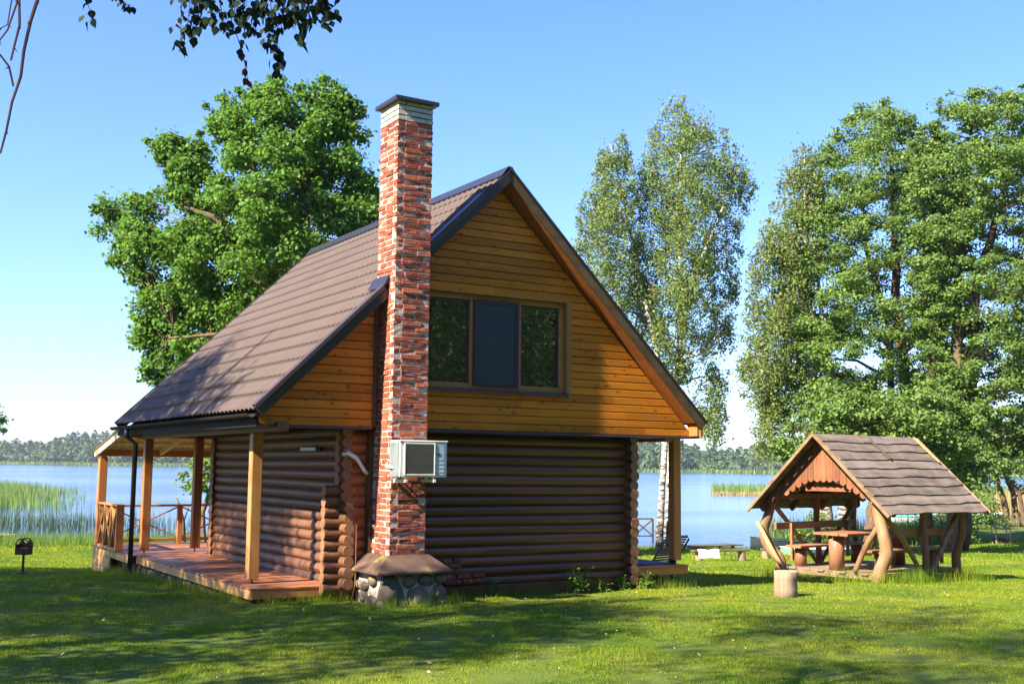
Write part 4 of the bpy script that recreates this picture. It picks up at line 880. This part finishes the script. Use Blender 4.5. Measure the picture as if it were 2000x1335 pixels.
make_tree('birch_tree', 'taller white trunked birch with a wide drooping crown, right of the pair by the water', 'tree', [([rooted(1304, s + .5)] + path([(1308, 950), (1312, 860), (1328, 700), (1328, 500), (1330, 330), (1330, 228)], s + .5), [.16, .13, .12, .12, .09, .05, .02]), (path([(1328, 600), (1390, 460), (1430, 360)], s), [.08, .05, .02]), (path([(1330, 700), (1375, 690), (1410, 640)], s - .3), [.06, .04, .015])], lobes_in(polyB, s + .5, 17, 3.7, 1.0, hB, 6), M['birchleaf'], M['birch'], .105, 150, 1.2, .3, .6, 'birches by the water', sub=6)
# birch and alders on the right
s = 40.5
polyC = [(1556, 288), (1592, 268), (1606, 330), (1606, 500), (1580, 620), (1560, 760), (1530, 890), (1482, 893), (1452, 780), (1440, 700), (1452, 600), (1476, 470), (1500, 425), (1522, 330)]
make_tree('birch_tree', 'pale yellowish weeping birch at the left edge of the alder group', 'tree', [([rooted(1616, s)] + path([(1612, 990), (1596, 850), (1582, 650), (1572, 450), (1572, 300)], s), [.28, .24, .19, .14, .08, .02]), ([rooted(1640, s)] + path([(1646, 1000), (1640, 880), (1610, 650), (1590, 480)], s), [.24, .21, .16, .1, .03])], lobes_in(polyC, s, 18, 3.8, 1.0, [(1462, 790, 12), (1540, 800, 10), (1468, 560, 8)], 8), M['birchyel'], M['birch'], .11, 150, 1.3, .25, .7, sub=6)
polyD = [(1692, 188), (1752, 190), (1805, 250), (1850, 400), (1866, 520), (1872, 640), (1862, 780), (1800, 860), (1690, 850), (1610, 840), (1500, 850), (1488, 740), (1505, 570), (1535, 425), (1572, 325), (1632, 240)]
hD = [(1655, 300, 9), (1720, 400, 9), (1600, 560, 9), (1790, 480, 9), (1680, 600, 8), (1700, 700, 14), (1760, 560, 11), (1640, 700, 10), (1790, 700, 10), (1740, 760, 12)]
make_tree('alder_tree', 'tall alder with layered leaves and dark trunk behind the picnic shelter ridge', 'tree', [([rooted(1690, 41)] + path([(1715, 960), (1770, 780), (1752, 600), (1746, 420), (1735, 210)], 41), [.28, .25, .21, .17, .11, .03]), (path([(1735, 880), (1740, 760), (1738, 640), (1690, 480), (1680, 330)], 41.5), [.15, .13, .11, .08, .03])], lobes_in(polyD, 41, 22, 4.4, 1.0, hD, 11), M['alder'], M['bark'], .10, 290, .5, .9, group='alders on the right', aspect=.8)
polyE = [(1845, 185), (1900, 168), (1960, 165), (2030, 172), (2100, 230), (2140, 420), (2130, 700), (2070, 900), (1960, 890), (1860, 850), (1822, 700), (1800, 520), (1795, 330), (1800, 250)]
hE = [(1905, 480, 9), (1975, 480, 10), (1850, 360, 9), (1960, 700, 9), (1880, 660, 14), (1935, 600, 10), (1850, 640, 10), (1870, 250, 10), (1915, 740, 12)]
make_tree('alder_tree', 'tallest alder with twin dark trunks at the right edge behind the picnic shelter', 'tree', [([rooted(1862, 38.5)] + path([(1868, 900), (1872, 740), (1868, 600), (1885, 420), (1900, 200)], 38.5), [.27, .24, .21, .17, .11, .03]), ([rooted(1880, 39)] + path([(1884, 900), (1898, 720), (1905, 560), (1960, 380), (1985, 220)], 39), [.24, .22, .19, .15, .1, .03])], lobes_in(polyE, 38.5, 22, 4.4, .9, hE, 12), M['alder'], M['bark'], .10, 290, .5, .9, group='alders on the right', aspect=.8)
polyH = [(1772, 285), (1815, 232), (1858, 262), (1886, 420), (1896, 620), (1880, 800), (1812, 815), (1782, 640), (1768, 450)]
make_tree('alder_tree', 'narrow alder between the tallest two, straight behind the right end of the shelter roof', 'tree', [([rooted(1808, 38.8)] + path([(1812, 900), (1820, 700), (1826, 500), (1822, 270)], 38.8), [.2, .18, .15, .1, .03])], lobes_in(polyH, 38.8, 21, 3.6, 1.6, [(1850, 690, 9)], 14), M['alder'], M['bark'], .105, 320, .5, .9, group='alders on the right', aspect=.8)
polyF = [(1500, 872), (1560, 800), (1640, 755), (1720, 765), (1800, 730), (1870, 760), (1935, 830), (1925, 960), (1880, 985), (1840, 930), (1790, 880), (1700, 880), (1600, 900), (1530, 905)]
make_tree('alder_sapling', 'low spreading alder filling the space just above the picnic shelter roof', 'tree', [([rooted(1725, 36)] + path([(1735, 930), (1720, 850), (1650, 820), (1580, 850)], 36), [.13, .11, .09, .06, .02]), (path([(1722, 860), (1790, 810), (1850, 840)], 36), [.08, .05, .02])], lobes_in(polyF, 36, 21, 4.4, 1.3, (), 13), M['alder'], M['bark'], .105, 280, .65, .9, aspect=.8)
polyG = [(1885, 925), (1905, 850), (1960, 800), (2060, 790), (2120, 900), (2080, 960), (1990, 958), (1950, 962), (1925, 985), (1895, 975)]
make_tree('leaning_alder', 'dark trunked alder leaning over the shore right of the picnic shelter', 'tree', [([rooted(1970, 58)] + path([(1962, 980), (1945, 930), (1950, 850), (1990, 800)], 58), [.17, .15, .13, .1, .03]), ([rooted(1990, 58)] + path([(1978, 960), (1960, 920), (2000, 860)], 58.3), [.15, .13, .1, .03]), ([rooted(2004, 57)] + path([(1990, 960), (1966, 930)], 57), [.12, .1, .05])], lobes_in(polyG, 58, 24, 3.0, 1.0, (), 15), M['alder'], M['bark'], .16, 220, .7, .9, aspect=.8)
# bushes at the shore
def bush(px, py, s, w, h, label, leaf='alder', n=14, size=.11, per=160):
    q = at(px, py, s); z = hz(q[0], q[1]); lb = []
    for i in range(n):
        a = random.uniform(0, 6.28); r = w * math.sqrt(random.random()); k = random.uniform(.15, 1) * (1 - .55 * (r / w) ** 2); lb.append((np.array((q[0] + r * math.cos(a), q[1] + r * math.sin(a), z + h * k)), random.uniform(.2, .34) * min(w, h) + .08))
    make_tree('shore_bush', label, 'bush', [([np.array((q[0], q[1], z - .05)), np.array((q[0] + .05, q[1], z + h * .35)), np.array((q[0], q[1] + .1, z + h * .8))], [.05, .035, .012])], lb, M[leaf], M['bark'], size, per, .8, .8, sub=6)
bush(1600, 1040, 40, 1.0, 1.7, 'leafy green bush by the water seen under the left side of the shelter roof', 'weed', 16)
bush(1840, 1040, 44, 1.3, 1.5, 'leafy green bush behind the right back post of the picnic shelter', 'weed', 18)
bush(1893, 1015, 56, 1.6, 1.9, 'bright green bush beside the turquoise boat on the right shore', 'alder', 18, .14)
# sapling beyond the terrace, dead trunk
lb = lobes_in([(345, 935), (362, 905), (400, 880), (440, 870), (450, 930), (430, 985), (398, 975), (372, 965)], 31, 14, 2.6, 1.0, (), 21)
make_tree('young_alder', 'young leafy tree hanging by the water behind the terrace railing', 'tree', [([rooted(402, 31)] + path([(396, 1000), (420, 930), (440, 880)], 31), [.07, .06, .04, .015])], lb, M['alder'], M['bark'], .10, 90, .8, .7, aspect=.8)
q = rooted(362, 33); b = MB(); b.tube([q] + path([(358, 1020), (352, 992), (345, 972)], 33), [.07, .06, .045, .03], 8, jit=.08); b.tube(path([(358, 1020), (370, 985)], 33), [.03, .012], 6); tag(b.build('dead_trunk', M['grey_wood'], None, smooth=True), 'thin bare grey dead trunk standing behind the terrace railing', 'tree trunk')
# tree at the far left edge
lb = lobes_in([(-130, 780), (-30, 770), (6, 802), (18, 822), (8, 845), (-40, 860), (-140, 880)], 55, 11, 2.4, .8, (), 23)
make_tree('shore_tree', 'dark leafed tree whose branch tips reach in at the left edge above the far shore', 'tree', [([rooted(-120, 55)] + path([(-110, 950), (-90, 850), (-20, 815)], 55), [.2, .17, .12, .02])], lb, M['maple'], M['bark'], .16, 70, .8, .6)
# ------------------------------------------------------------------ trees beside and behind the camera: they shade the lawn and show in the window panes
def round_tree(name, label, x, y, ht, cz, rad, n, leaf, bark, size, per, lr=.55, seed=0, group=None, extra=(), keep=lambda c: True):
    r = random.Random(seed); z = hz(x, y); lb = []; k = 0
    while len(lb) < n and k < 5000:
        k += 1; v = np.array([r.gauss(0, 1) for _ in range(3)]); v /= np.linalg.norm(v); v *= r.uniform(.25, 1) ** .5
        c = np.array((x, y, cz)) + v * rad
        if keep(c): lb.append((c, lr * r.uniform(.7, 1.35)))
    return make_tree(name, label, 'tree', [([np.array((x, y, z - .1)), np.array((x + .1, y, z + ht * .4)), np.array((x, y + .1, z + ht * .75)), np.array((x, y, z + ht))], [.2, .16, .10, .03])] + list(extra), lb, M[leaf], M[bark], size, per, .9, .6, .2, group)
SH_A = [(-40, 1080), (120, 1085), (250, 1100), (480, 1165), (690, 1180), (870, 1172), (930, 1152), (1060, 1150), (1130, 1152), (1250, 1205), (1150, 1215), (1165, 1245), (960, 1262), (955, 1292), (700, 1262), (640, 1238), (420, 1225), (-40, 1240)]
SH_B = [(1190, 1345), (1300, 1290), (1480, 1235), (1470, 1195), (1560, 1185), (1640, 1215), (1760, 1210), (1880, 1170), (2040, 1150), (2100, 1345)]
SH_R = [(226, 822), (300, 768), (372, 708), (420, 700), (392, 745), (400, 752), (470, 730), (440, 775), (400, 802), (300, 815)]
def pix(P): d = np.array(P) - CP; k = FPX / (d @ CF); return 1000 + k * (d @ CR), 667.5 - k * (d @ CU)
SDV = np.array(sd)
def shade_of(c):                         # how dark the photo is where the shadow of a clump at c lands
    for xx, lo_y, hi_y, zlo in ((-3.4, .5, 1.75, .2), (-2.0, -1.25, .75, -.2), (-1.5, -1.25, .6, -.2)):
        q = c - SDV * ((c[0] - xx) / SDV[0])
        if lo_y < q[1] < hi_y and q[2] > zlo: return 0
    k = -(c[2] - ZR - SLOPE * c[0]) / (SDV[2] - SLOPE * SDV[0]); q = c + SDV * k          # left roof plane z = ZR + SLOPE x
    if -3.85 < q[0] < 0 and -.3 < q[1] < 7.8: return 1 if inpoly(*pix(q), SH_R) else 0
    q = c - SDV * ((c[0] + 2.4) / SDV[0])
    if .2 < q[1] < 6.5 and .4 < q[2] < 2.7: return .45
    q = c - SDV * (c[2] - .2) / SDV[2]; q = c - SDV * (c[2] - hz(q[0], q[1])) / SDV[2]; p = pix(q)
    if (q - CP) @ CF < 3: return .08
    if inpoly(*p, SH_A): return 1
    if inpoly(*p, SH_B): return .65
    if p[0] < 700 and p[1] > 1235: return .3
    return .15 if p[0] < -30 else 0
r = random.Random(12); SITES = [(-13.4, -10.9), (-14.6, -3.6), (-15.2, 1.6), (-15.8, 6.2)]; CL = [[], [], [], []]; k = 0
while k < 16000 and sum(map(len, CL)) < 520:
    k += 1; c = np.array((r.uniform(-17.2, -12.2), r.uniform(-12, 9.5), r.uniform(4.5, 15.5)))
    j = min(range(4), key=lambda i: math.hypot(c[0] - SITES[i][0], c[1] - SITES[i][1])); dd = math.hypot(c[0] - SITES[j][0], c[1] - SITES[j][1])
    if dd > 3.8 or r.random() > shade_of(c): continue
    if any(np.linalg.norm(c - o[0]) < .55 for o in CL[j]): continue
    CL[j].append((c, r.uniform(.42, .72)))
for j, lab in ((1, 'lime tree left of the lawn outside the picture shading the grass'), (2, 'lime tree left of the porch outside the picture whose shade lies along the deck'), (3, 'tallest lime tree left of the porch whose shade falls on the roof edge')):
    x, y = SITES[j]; z = hz(x, y); tp = max([c[2] for c, _ in CL[j]] + [9])
    make_tree('lime_tree', lab, 'tree', [([np.array((x, y, z - .1)), np.array((x + .1, y, z + tp * .35)), np.array((x, y + .1, tp * .7)), np.array((x, y, tp))], [.2, .17, .11, .03])], CL[j], M['maple'], M['bark'], .13, 210, .9, .6, .2, 'trees shading the lawn', sub=7)
OB = SITES[0]; zb = hz(*OB); obl = CL[0]
tw = at(330, -260, 6.6); tw2 = at(560, -200, 6.8)
ob = make_tree('overhanging_birch', 'birch left of the camera whose leafy twigs hang into the top left of the picture', 'tree',
    [([np.array((OB[0], OB[1], zb - .1)), np.array((OB[0] + .1, OB[1], 4.0)), np.array((OB[0], OB[1], 9)), np.array((OB[0], OB[1], 14))], [.2, .17, .1, .02]),
     ([np.array((OB[0] + .1, OB[1], 4.6)), np.array((OB[0] + 1.9, OB[1] - .6, 6.0)), tw + np.array((-.4, 0, .12)), tw, tw2, at(690, -170, 6.9)], [.07, .05, .03, .02, .014, .006])], obl, M['birchleaf'], M['birch'], .09, 170, 1.2, .3, .5, sub=7)
hang = [([(345, -150), (355, -10), (352, 95)], 18, 0), ([(392, -150), (388, 30), (378, 72)], 22, 0), ([(420, -160), (430, 10), (442, 62)], 18, 0), ([(465, -150), (452, 40), (473, 100), (485, 158)], 15, 1), ([(522, -160), (530, 40), (536, 90), (546, 142)], 34, 0), ([(562, -160), (576, 10), (590, 88)], 26, 0), ([(604, -160), (612, -10), (640, 22), (656, 28)], 22, 0),
    ([(150, -190), (165, -10), (181, 36)], 8, 0), ([(205, -200), (226, -12), (250, 12)], 8, 0), ([(632, -150), (640, -10), (630, 44)], 20, 0), ([(500, -160), (500, 10), (488, 60)], 24, 0), ([(545, -160), (552, 0), (550, 56)], 26, 0), ([(402, -150), (405, -5), (415, 40)], 20, 0), ([(478, -160), (480, -5), (470, 42)], 24, 0), ([(588, -160), (596, -10), (606, 48)], 24, 0), ([(516, -150), (514, -10), (520, 50)], 22, 0), ([(370, -150), (372, -20), (366, 60)], 10, 0), ([(440, -150), (448, -20), (456, 26)], 18, 0), ([(570, -160), (566, -20), (574, 40)], 22, 0), ([(618, -160), (622, -20), (618, 30)], 16, 0)]
b = MB(); LV, LF, LR = [], [], []; red = []
shape = np.array([(0, 0), (.30, .16), (.42, .38), (.33, .62), (.14, .84), (0, 1.06), (-.14, .84), (-.33, .62), (-.42, .38), (-.30, .16)])
for pl, n, dry in hang:
    s0 = 6.6 + random.uniform(-.45, .45); P = [at(x, y, s0) for x, y in pl]; b = MB(); b.tube(P, [.004] + [.0028] * (len(P) - 2) + [.0014], 5, cap=False)
    for i in range(int(n * 1.7) if not dry else n):
        f = random.uniform(.30, 1.0) if i else 1.0; seg = f * (len(P) - 1); k = min(int(seg), len(P) - 2); q = P[k] + (P[k + 1] - P[k]) * (seg - k)
        off = RNG.normal(size=3) * np.array((.026, .026, .012)) if i else np.zeros(3); dry_l = dry and f > .66
        if dry_l: off *= .25
        q2 = q + off; b.tube([q, q2], [.0011, .0009], 3, cap=False)
        dn = np.array((random.gauss(0, .35), random.gauss(0, .35), -1.0)); dn /= np.linalg.norm(dn); N = RNG.normal(size=3); A = np.cross(dn, N); A /= np.linalg.norm(A); Nn = np.cross(A, dn)
        L = random.uniform(.036, .064); o = len(LV) * 10
        LV.append(q2 + dn * (shape[:, 1:2] * L) + A * (shape[:, :1] * L) + Nn * ((shape[:, :1] ** 2) * L * random.uniform(-.7, .7)))
        LR.append(random.random()); red.append(1 if dry_l else 0)
    b.build('hanging_twig', M['twig'], ob)
nL = len(LV); npmesh('hanging_leaves', np.vstack(LV), np.arange(nL * 10).reshape(-1, 10), [M['shadeleaf'], M['redleaf']], np.array(LR), ob, mi=np.array(red))
b = MB()
for pl, r0, r1 in (([(95, -190), (78, -40), (72, 0), (60, 42), (45, 100), (40, 150), (22, 200), (12, 255), (0, 300)], .013, .006), ([(60, -180), (42, -40), (38, 0), (38, 50), (28, 92), (20, 118)], .010, .006), ([(60, -182), (40, -42), (36, 0), (15, 58), (-2, 80), (-20, 90)], .008, .004), ([(-30, 95), (0, 108), (18, 130), (27, 168)], .006, .007), ([(45, -90), (22, 10), (14, 48), (2, 55), (-10, 58)], .005, .003)):
    P = [at(x + random.uniform(-1.5, 1.5), y, 6.2) for x, y in pl]; n = len(P); b.tube(P, [r0 + (r1 - r0) * i / (n - 1) for i in range(n)], 6)
    for i in range(2, n - 1): q = P[i]; b.tube([q, q + np.array((random.uniform(-.02, .02), random.uniform(-.02, .02), -.02))], [.005, .002], 4)
b.build('bare_twigs', M['twig'], ob)
for i, (x, y, h_, lab) in enumerate(((4.0, -22, 13, 'leafy birch behind the camera reflected in the left pane of the gable window'), (9.0, -23, 14, 'leafy birch behind the camera reflected low in the middle of the gable window'), (14.0, -25, 15, 'leafy birch behind the camera reflected in the right pane of the gable window'), (19.5, -29, 18, 'tall birch behind the camera at the right of the window reflection'), (6.5, -31, 19, 'tall birch farther behind the camera closing the left of the window reflection'), (13.0, -34, 21, 'tallest birch far behind the camera closing the middle of the window reflection'), (24, -38, 22, 'tall birch far behind the camera closing the right of the window reflection'))):
    round_tree('reflected_birch', lab, x, y, h_, h_ * .55, np.array((3.2, 3.2, h_ * .46)), 120, 'birchleaf', 'birch', .22, 150, .95, 30 + i, 'birches behind the camera')
def near_forest():
    Vs, Fs, rr, n0 = [], [], [], 0
    for a in np.arange(-172, 2, 2.6):
        for rad in (36, 43, 50):
            an = R_(a + RNG.uniform(-1.2, 1.2)); q = rad + RNG.uniform(-3, 3); x, y = q * math.cos(an), -6 + q * math.sin(an)
            if math.hypot(x - CP[0], y - CP[1]) < 12 or (a > -30 and rad < 40): continue
            z0 = hz(x, y); hh = RNG.uniform(15, 23) * rad / 42; n = 300; v = RNG.normal(size=(n, 3)); v /= np.linalg.norm(v, axis=1, keepdims=True); v *= RNG.uniform(.55, 1, (n, 1)); zz = v[:, 2] * .5 + .5; w_ = RNG.uniform(2.6, 3.8)
            P = np.stack([x + v[:, 0] * w_, y + v[:, 1] * w_, z0 + .3 + zz * hh], 1); V, F = leaves(P, v + RNG.normal(size=(n, 3)) * .5, 1.0, .8); Vs.append(V); Fs.append(F + n0); n0 += len(V); rr.append(np.clip(RNG.normal(.5, .25, n), 0, 1))
    return npmesh('forest_edge', np.vstack(Vs), np.vstack(Fs), M['alder'], np.concatenate(rr))
tag(near_forest(), 'dense forest edge standing behind the camera and mirrored in the gable window', 'forest', kind='stuff')
# ------------------------------------------------------------------ far shore: forest and reeds
def far_forest():
    Vs, Fs = [], []; n0 = 0; rr = []
    for row, (ds, hmin, hmax) in enumerate(((14, 6, 12), (24, 11, 17), (38, 14, 21), (60, 15, 22))):
        tt = -560.0
        while tt < 430:
            tt += RNG.uniform(3.0, 5.5); f = float(sfar(tt)) + ds + RNG.uniform(-4, 4); x, y = xy(f, tt); z0 = hz(x, y)
            hh = RNG.uniform(hmin, hmax) * (1 + .22 * math.sin(tt * .021 + 1) + .10 * math.sin(tt * .09)) * (.92 if tt > -100 else 1.05); rw = RNG.uniform(3.0, 5.0); n = 170; con = RNG.random() < .12
            v = RNG.normal(size=(n, 3)); v /= np.linalg.norm(v, axis=1, keepdims=True); k = RNG.uniform(.1, 1, n)
            zz = (v[:, 2] * .5 + .5); wd = rw * ((1.05 - zz) * .9 if con else np.sqrt(np.clip(1 - (2 * zz - 1) ** 2, 0, 1)) * .9 + .15)
            cl = 1 + .25 * np.sin(np.arctan2(v[:, 1], v[:, 0]) * 3 + zz * 9 + RNG.uniform(0, 6))
            P = np.stack([x + v[:, 0] * wd * cl, y + v[:, 1] * wd * cl, z0 + .3 + zz * hh], 1)
            V, F = leaves(P, v + np.array((0, 0, .5)) + RNG.normal(size=(n, 3)) * .4, 2.3, .85); Vs.append(V); Fs.append(F + n0); n0 += len(V); rr.append(np.clip(RNG.uniform(.1, .9) + RNG.normal(0, .15, n), 0, 1))
    return npmesh('far_forest', np.vstack(Vs), np.vstack(Fs), M['farleaf'], np.concatenate(rr))
tag(far_forest(), 'dense green forest lining the far shore of the lake', 'forest', kind='stuff')
def blades(P, h, wd, lean, up=None):
    n = len(P); a = RNG.uniform(0, 2 * np.pi, n); D = np.stack([np.cos(a), np.sin(a), np.zeros(n)], 1); q = RNG.uniform(0, 2 * np.pi, n)
    T = P + np.stack([np.cos(q) * lean * h, np.sin(q) * lean * h, h], 1)
    V = np.stack([P - D * (wd / 2)[:, None], P + D * (wd / 2)[:, None], T], 1).reshape(-1, 3); return V, np.arange(3 * n).reshape(-1, 3)
def patch(name, n, fn, hr, wd, mat, lean=.12, label=None, cat=None):
    P, k = fn(n); h = RNG.uniform(*hr, len(P)) * k; V, F = blades(P, h, np.full(len(P), wd) * RNG.uniform(.7, 1.3, len(P)), np.abs(RNG.normal(0, lean, len(P))))
    return tag(npmesh(name, V, F, M[mat], RNG.random(len(F))), label, cat, kind='stuff')
def band(t0, t1, s0, s1, edge=0, z=None):
    def fn(n):
        s_ = RNG.uniform(s0, s1, n); t_ = RNG.uniform(t0, t1, n) * s_ / s0; x, y = xy(s_, t_); k = np.ones(n)
        if edge: k = np.clip((t1 * s_ / s0 - t_) / edge, .05, 1); keep = RNG.random(n) < k; x, y, k = x[keep], y[keep], .5 + .5 * k[keep]
        zz = np.maximum(H(x, y), WATER - .05) if z is None else np.full(len(x), z); return np.stack([x, y, zz], 1), k
    return fn
def farreeds(n):
    t_ = RNG.uniform(-560, 430, n); s_ = sfar(t_) + RNG.uniform(-6, 10, n); x, y = xy(s_, t_); return np.stack([x, y, np.maximum(H(x, y), -.92)], 1), np.ones(n)
patch('far_reeds', 9000, farreeds, (1.6, 2.9), 1.1, 'reed', .05, 'pale green reeds fringing the far shore below the forest', 'reeds')
patch('reed_bed', 15000, band(-42, -25.5, 69, 118, 8), (.9, 1.5), .055, 'reed', .10, 'bright green reed bed standing in the lake at the left', 'reeds')
patch('sparse_reeds', 2600, band(-26, -11.5, 46.5, 57, 6), (.5, 1.2), .032, 'reed_dark', .16, 'sparse dark reeds in the shallow water near the left shore', 'reeds')
patch('reed_island', 6000, band(22.5, 60, 128, 146), (.9, 1.5), .09, 'reed', .08, 'small reed island in the lake left of the picnic shelter roof', 'reeds')
patch('dry_reed_fringe', 2500, band(22.3, 60, 126.5, 128), (.35, .6), .1, 'reed_dry', .05, 'dry straw coloured fringe at the foot of the reed island', 'reeds')
patch('shelter_reeds', 2600, band(9.5, 17, 43, 50), (.6, 1.3), .035, 'reed', .14, 'green reeds at the shore seen through the picnic shelter', 'reeds')
patch('dry_reeds', 3000, band(24, 40, 72, 84), (1.2, 2.2), .07, 'reed_dry', .08, 'yellow dry reeds on the shore behind the turquoise boat', 'reeds')
# ------------------------------------------------------------------ lawn
def allowed(x, y):
    k = ~((x > -3.55) & (x < 3.9) & (y > .45) & (y < 9.9)) & ~((x > -2.2) & (x < -1.22) & (y > -.7) & (y < .3)) & ~((x > -2.3) & (x < 2.7) & (y > .25) & (y < 6))
    gx = (x - GZ[0]) * math.cos(GR) + (y - GZ[1]) * math.sin(GR); gy = -(x - GZ[0]) * math.sin(GR) + (y - GZ[1]) * math.cos(GR); return k & ~((np.abs(gx) < 1.2) & (gy > .3) & (gy < 3.1))
def lawn():
    Vs, Fs, n0 = [], [], 0
    for s0, s1, dens, h, wd in ((5.8, 9, 5600, .027, .0048), (9, 13, 4600, .028, .006), (13, 18, 2900, .031, .008), (18, 25, 1700, .036, .011), (25, 34, 800, .042, .017), (34, 47, 300, .07, .028)):
        area = .5 * (s1 + s0) * (s1 - s0) * 1.02; n = int(area * dens); s_ = np.sqrt(RNG.uniform(s0 * s0, s1 * s1, n)); t_ = s_ * RNG.uniform(-.51, .51, n); x, y = xy(s_, t_); z = H(x, y)
        keep = allowed(x, y) & (z > WATER + .05) & ((np.sin(x * 1.9 + np.sin(y * 2.3) * 1.5) * np.sin(y * 2.1 + np.sin(x * 1.3) * 1.2) + .12 * np.sin(x * 11) * np.sin(y * 9) < .90) | (RNG.random(len(x)) < .35)); x, y, z = x[keep], y[keep], z[keep]; n = len(x)
        clump = .75 + .35 * np.sin(x * 2.3 + np.sin(y * 1.7)) * np.sin(y * 2.9 + np.sin(x * 1.1)) + .25 * np.sin(x * 7.3 + y * 3.1) * np.sin(y * 8.1 - x * 2)
        hh = h * np.clip(clump, .35, 1.6) * RNG.uniform(.5, 1.4, n); hh = np.where(RNG.random(n) < .012, hh * 2.6, hh)
        V, F = blades(np.stack([x, y, z - .004], 1), hh, np.full(n, wd) * RNG.uniform(.6, 1.4, n), np.abs(RNG.normal(0, .55, n))); Vs.append(V); Fs.append(F + n0); n0 += len(V)
    F = np.vstack(Fs); return npmesh('grass', np.vstack(Vs), F, M['grass'], RNG.random(len(F)))
tag(lawn(), 'short mown lawn grass all around the cabin and picnic shelter', 'grass', kind='stuff')
def clover(n):
    s_ = np.sqrt(RNG.uniform(36, 900, n)); t_ = s_ * RNG.uniform(-.5, .5, n); x, y = xy(s_, t_); k = allowed(x, y) & (np.sin(x * .9 + 1) * np.sin(y * 1.1) > -.1); x, y = x[k], y[k]
    P = np.stack([x, y, H(x, y) + RNG.uniform(.02, .05, len(x))], 1); V, F = leaves(P, RNG.normal(size=(len(x), 3)) * .5 + (0, 0, 1), .014, .9); return npmesh('clover_flowers', V, F, M['towel'], RNG.random(len(F)))
tag(clover(700), 'tiny white clover flowers scattered over the lawn', 'flowers', kind='stuff')
def litter(n):
    s_ = np.sqrt(RNG.uniform(36, 500, n)); t_ = s_ * RNG.uniform(-.5, .5, n); x, y = xy(s_, t_); k = allowed(x, y); x, y = x[k], y[k]
    P = np.stack([x, y, H(x, y) + RNG.uniform(.015, .04, len(x))], 1); V, F = leaves(P, RNG.normal(size=(len(x), 3)) * .4 + (0, 0, 1), .05, .55); return npmesh('fallen_leaves', V, F, M['reed_dry'], RNG.random(len(F)))
tag(litter(420), 'dry fallen leaves scattered over the lawn', 'leaves', kind='stuff')
def along(pts, wdt, n_per):
    def fn(n):
        out = []
        for (a, c) in pts:
            a, c = np.array(a), np.array(c); k = int(np.linalg.norm(c - a) * n_per); f = RNG.random(k)[:, None]; q = a + (c - a) * f + RNG.normal(size=(k, 2)) * wdt; out.append(q)
        q = np.vstack(out); return np.stack([q[:, 0], q[:, 1], H(q[:, 0], q[:, 1]) - .01], 1), np.ones(len(q))
    return fn
def gl2(x, y): q = gloc(x, y, 0); return (q[0], q[1])
patch('tall_grass', 0, along([((-3.72, .6), (-3.75, 8.4)), ((-3.5, .25), (-2.3, .2)), ((-2.4, -.75), (-1.0, -.78)), ((-1.0, .05), (1.2, .1)), ((2.7, .1), (3.9, .2)), ((3.98, .3), (4.0, 3))], .06, 300), (.06, .2), .007, 'grass', .35, 'longer unmown grass tufts along the foot of the cabin', 'grass')
patch('shelter_grass', 0, along([(gl2(1.35, .1), gl2(1.4, 3.2)), (gl2(1.5, .3), gl2(1.6, 3.3)), (gl2(-1.2, .15), gl2(1.3, .15)), (gl2(-1.1, -.2), gl2(-.6, -.25))], .16, 330), (.08, .36), .008, 'grass', .32, 'long grass tufts around the posts of the picnic shelter', 'grass')
patch('shore_grass', 9000, band(-20, -9, 37, 44), (.15, .5), .02, 'weed', .3, 'long bright grass along the left shore', 'grass')
patch('bank_grass', 6000, band(4.5, 12, 37.5, 43), (.04, .14), .018, 'weed', .3, 'long grass on the bank by the jetty and birch trunks', 'grass')
def weed(x, y, h, n, label):
    z = hz(x, y); th = thing('nettle_plant', label, 'weed', (x, y, z)); b = MB(); PV, NV = [], []
    for i in range(n):
        a = random.uniform(0, 6.28); r = random.uniform(.02, .16); hh = h * random.uniform(.5, 1); q0 = np.array((x + r * math.cos(a), y + r * math.sin(a) * .6, z)); q1 = q0 + np.array((random.gauss(0, .06), random.gauss(0, .05), hh)); b.tube([q0, (q0 + q1) / 2 + RNG.normal(size=3) * .01, q1], [.006, .005, .003], 5)
        for k in range(int(14 * hh / .4) + 4): f = random.uniform(.15, 1); PV.append(q0 + (q1 - q0) * f + np.array((random.gauss(0, .045), random.gauss(0, .04), random.gauss(0, .02)))); NV.append(np.array((random.gauss(0, .6), random.gauss(0, .6), 1)))
    b.build('stems', M['weed'], th); V, F = leaves(np.array(PV), np.array(NV), .075, .5); npmesh('leaves', V, F, M['weed'], RNG.random(len(F)), th)
for x, y, h, n, lab in ((1.45, -.02, .42, 12, 'tallest green nettle clump at the left of the weeds below the log wall'), (1.95, .06, .28, 9, 'green nettle clump in the middle of the weeds below the log wall'), (2.4, .1, .28, 8, 'thin green nettles just left of the corner log ends'), (2.85, .02, .30, 10, 'green nettle clump hiding the foot of the right corner log ends'), (.05, .08, .3, 4, 'single small nettle beside the brick infill under the log wall')): weed(x, y, h, n, lab)

# ------------------------------------------------------------------ summer air between here and the far shore
b = MB(); b.box(-1500, 1900, -800, 2600, -8, 60); hm = bpy.data.materials.new('haze'); hm.use_nodes = True; ht = hm.node_tree; ht.nodes.remove(ht.nodes['Principled BSDF'])
pv = ht.nodes.new('ShaderNodeVolumePrincipled'); pv.inputs['Color'].default_value = (.80, .88, 1.0, 1); pv.inputs['Density'].default_value = .00017; pv.inputs['Anisotropy'].default_value = .3; ht.links.new(pv.outputs[0], ht.nodes['Material Output'].inputs['Volume'])
tag(b.build('haze', hm), kind='stuff')
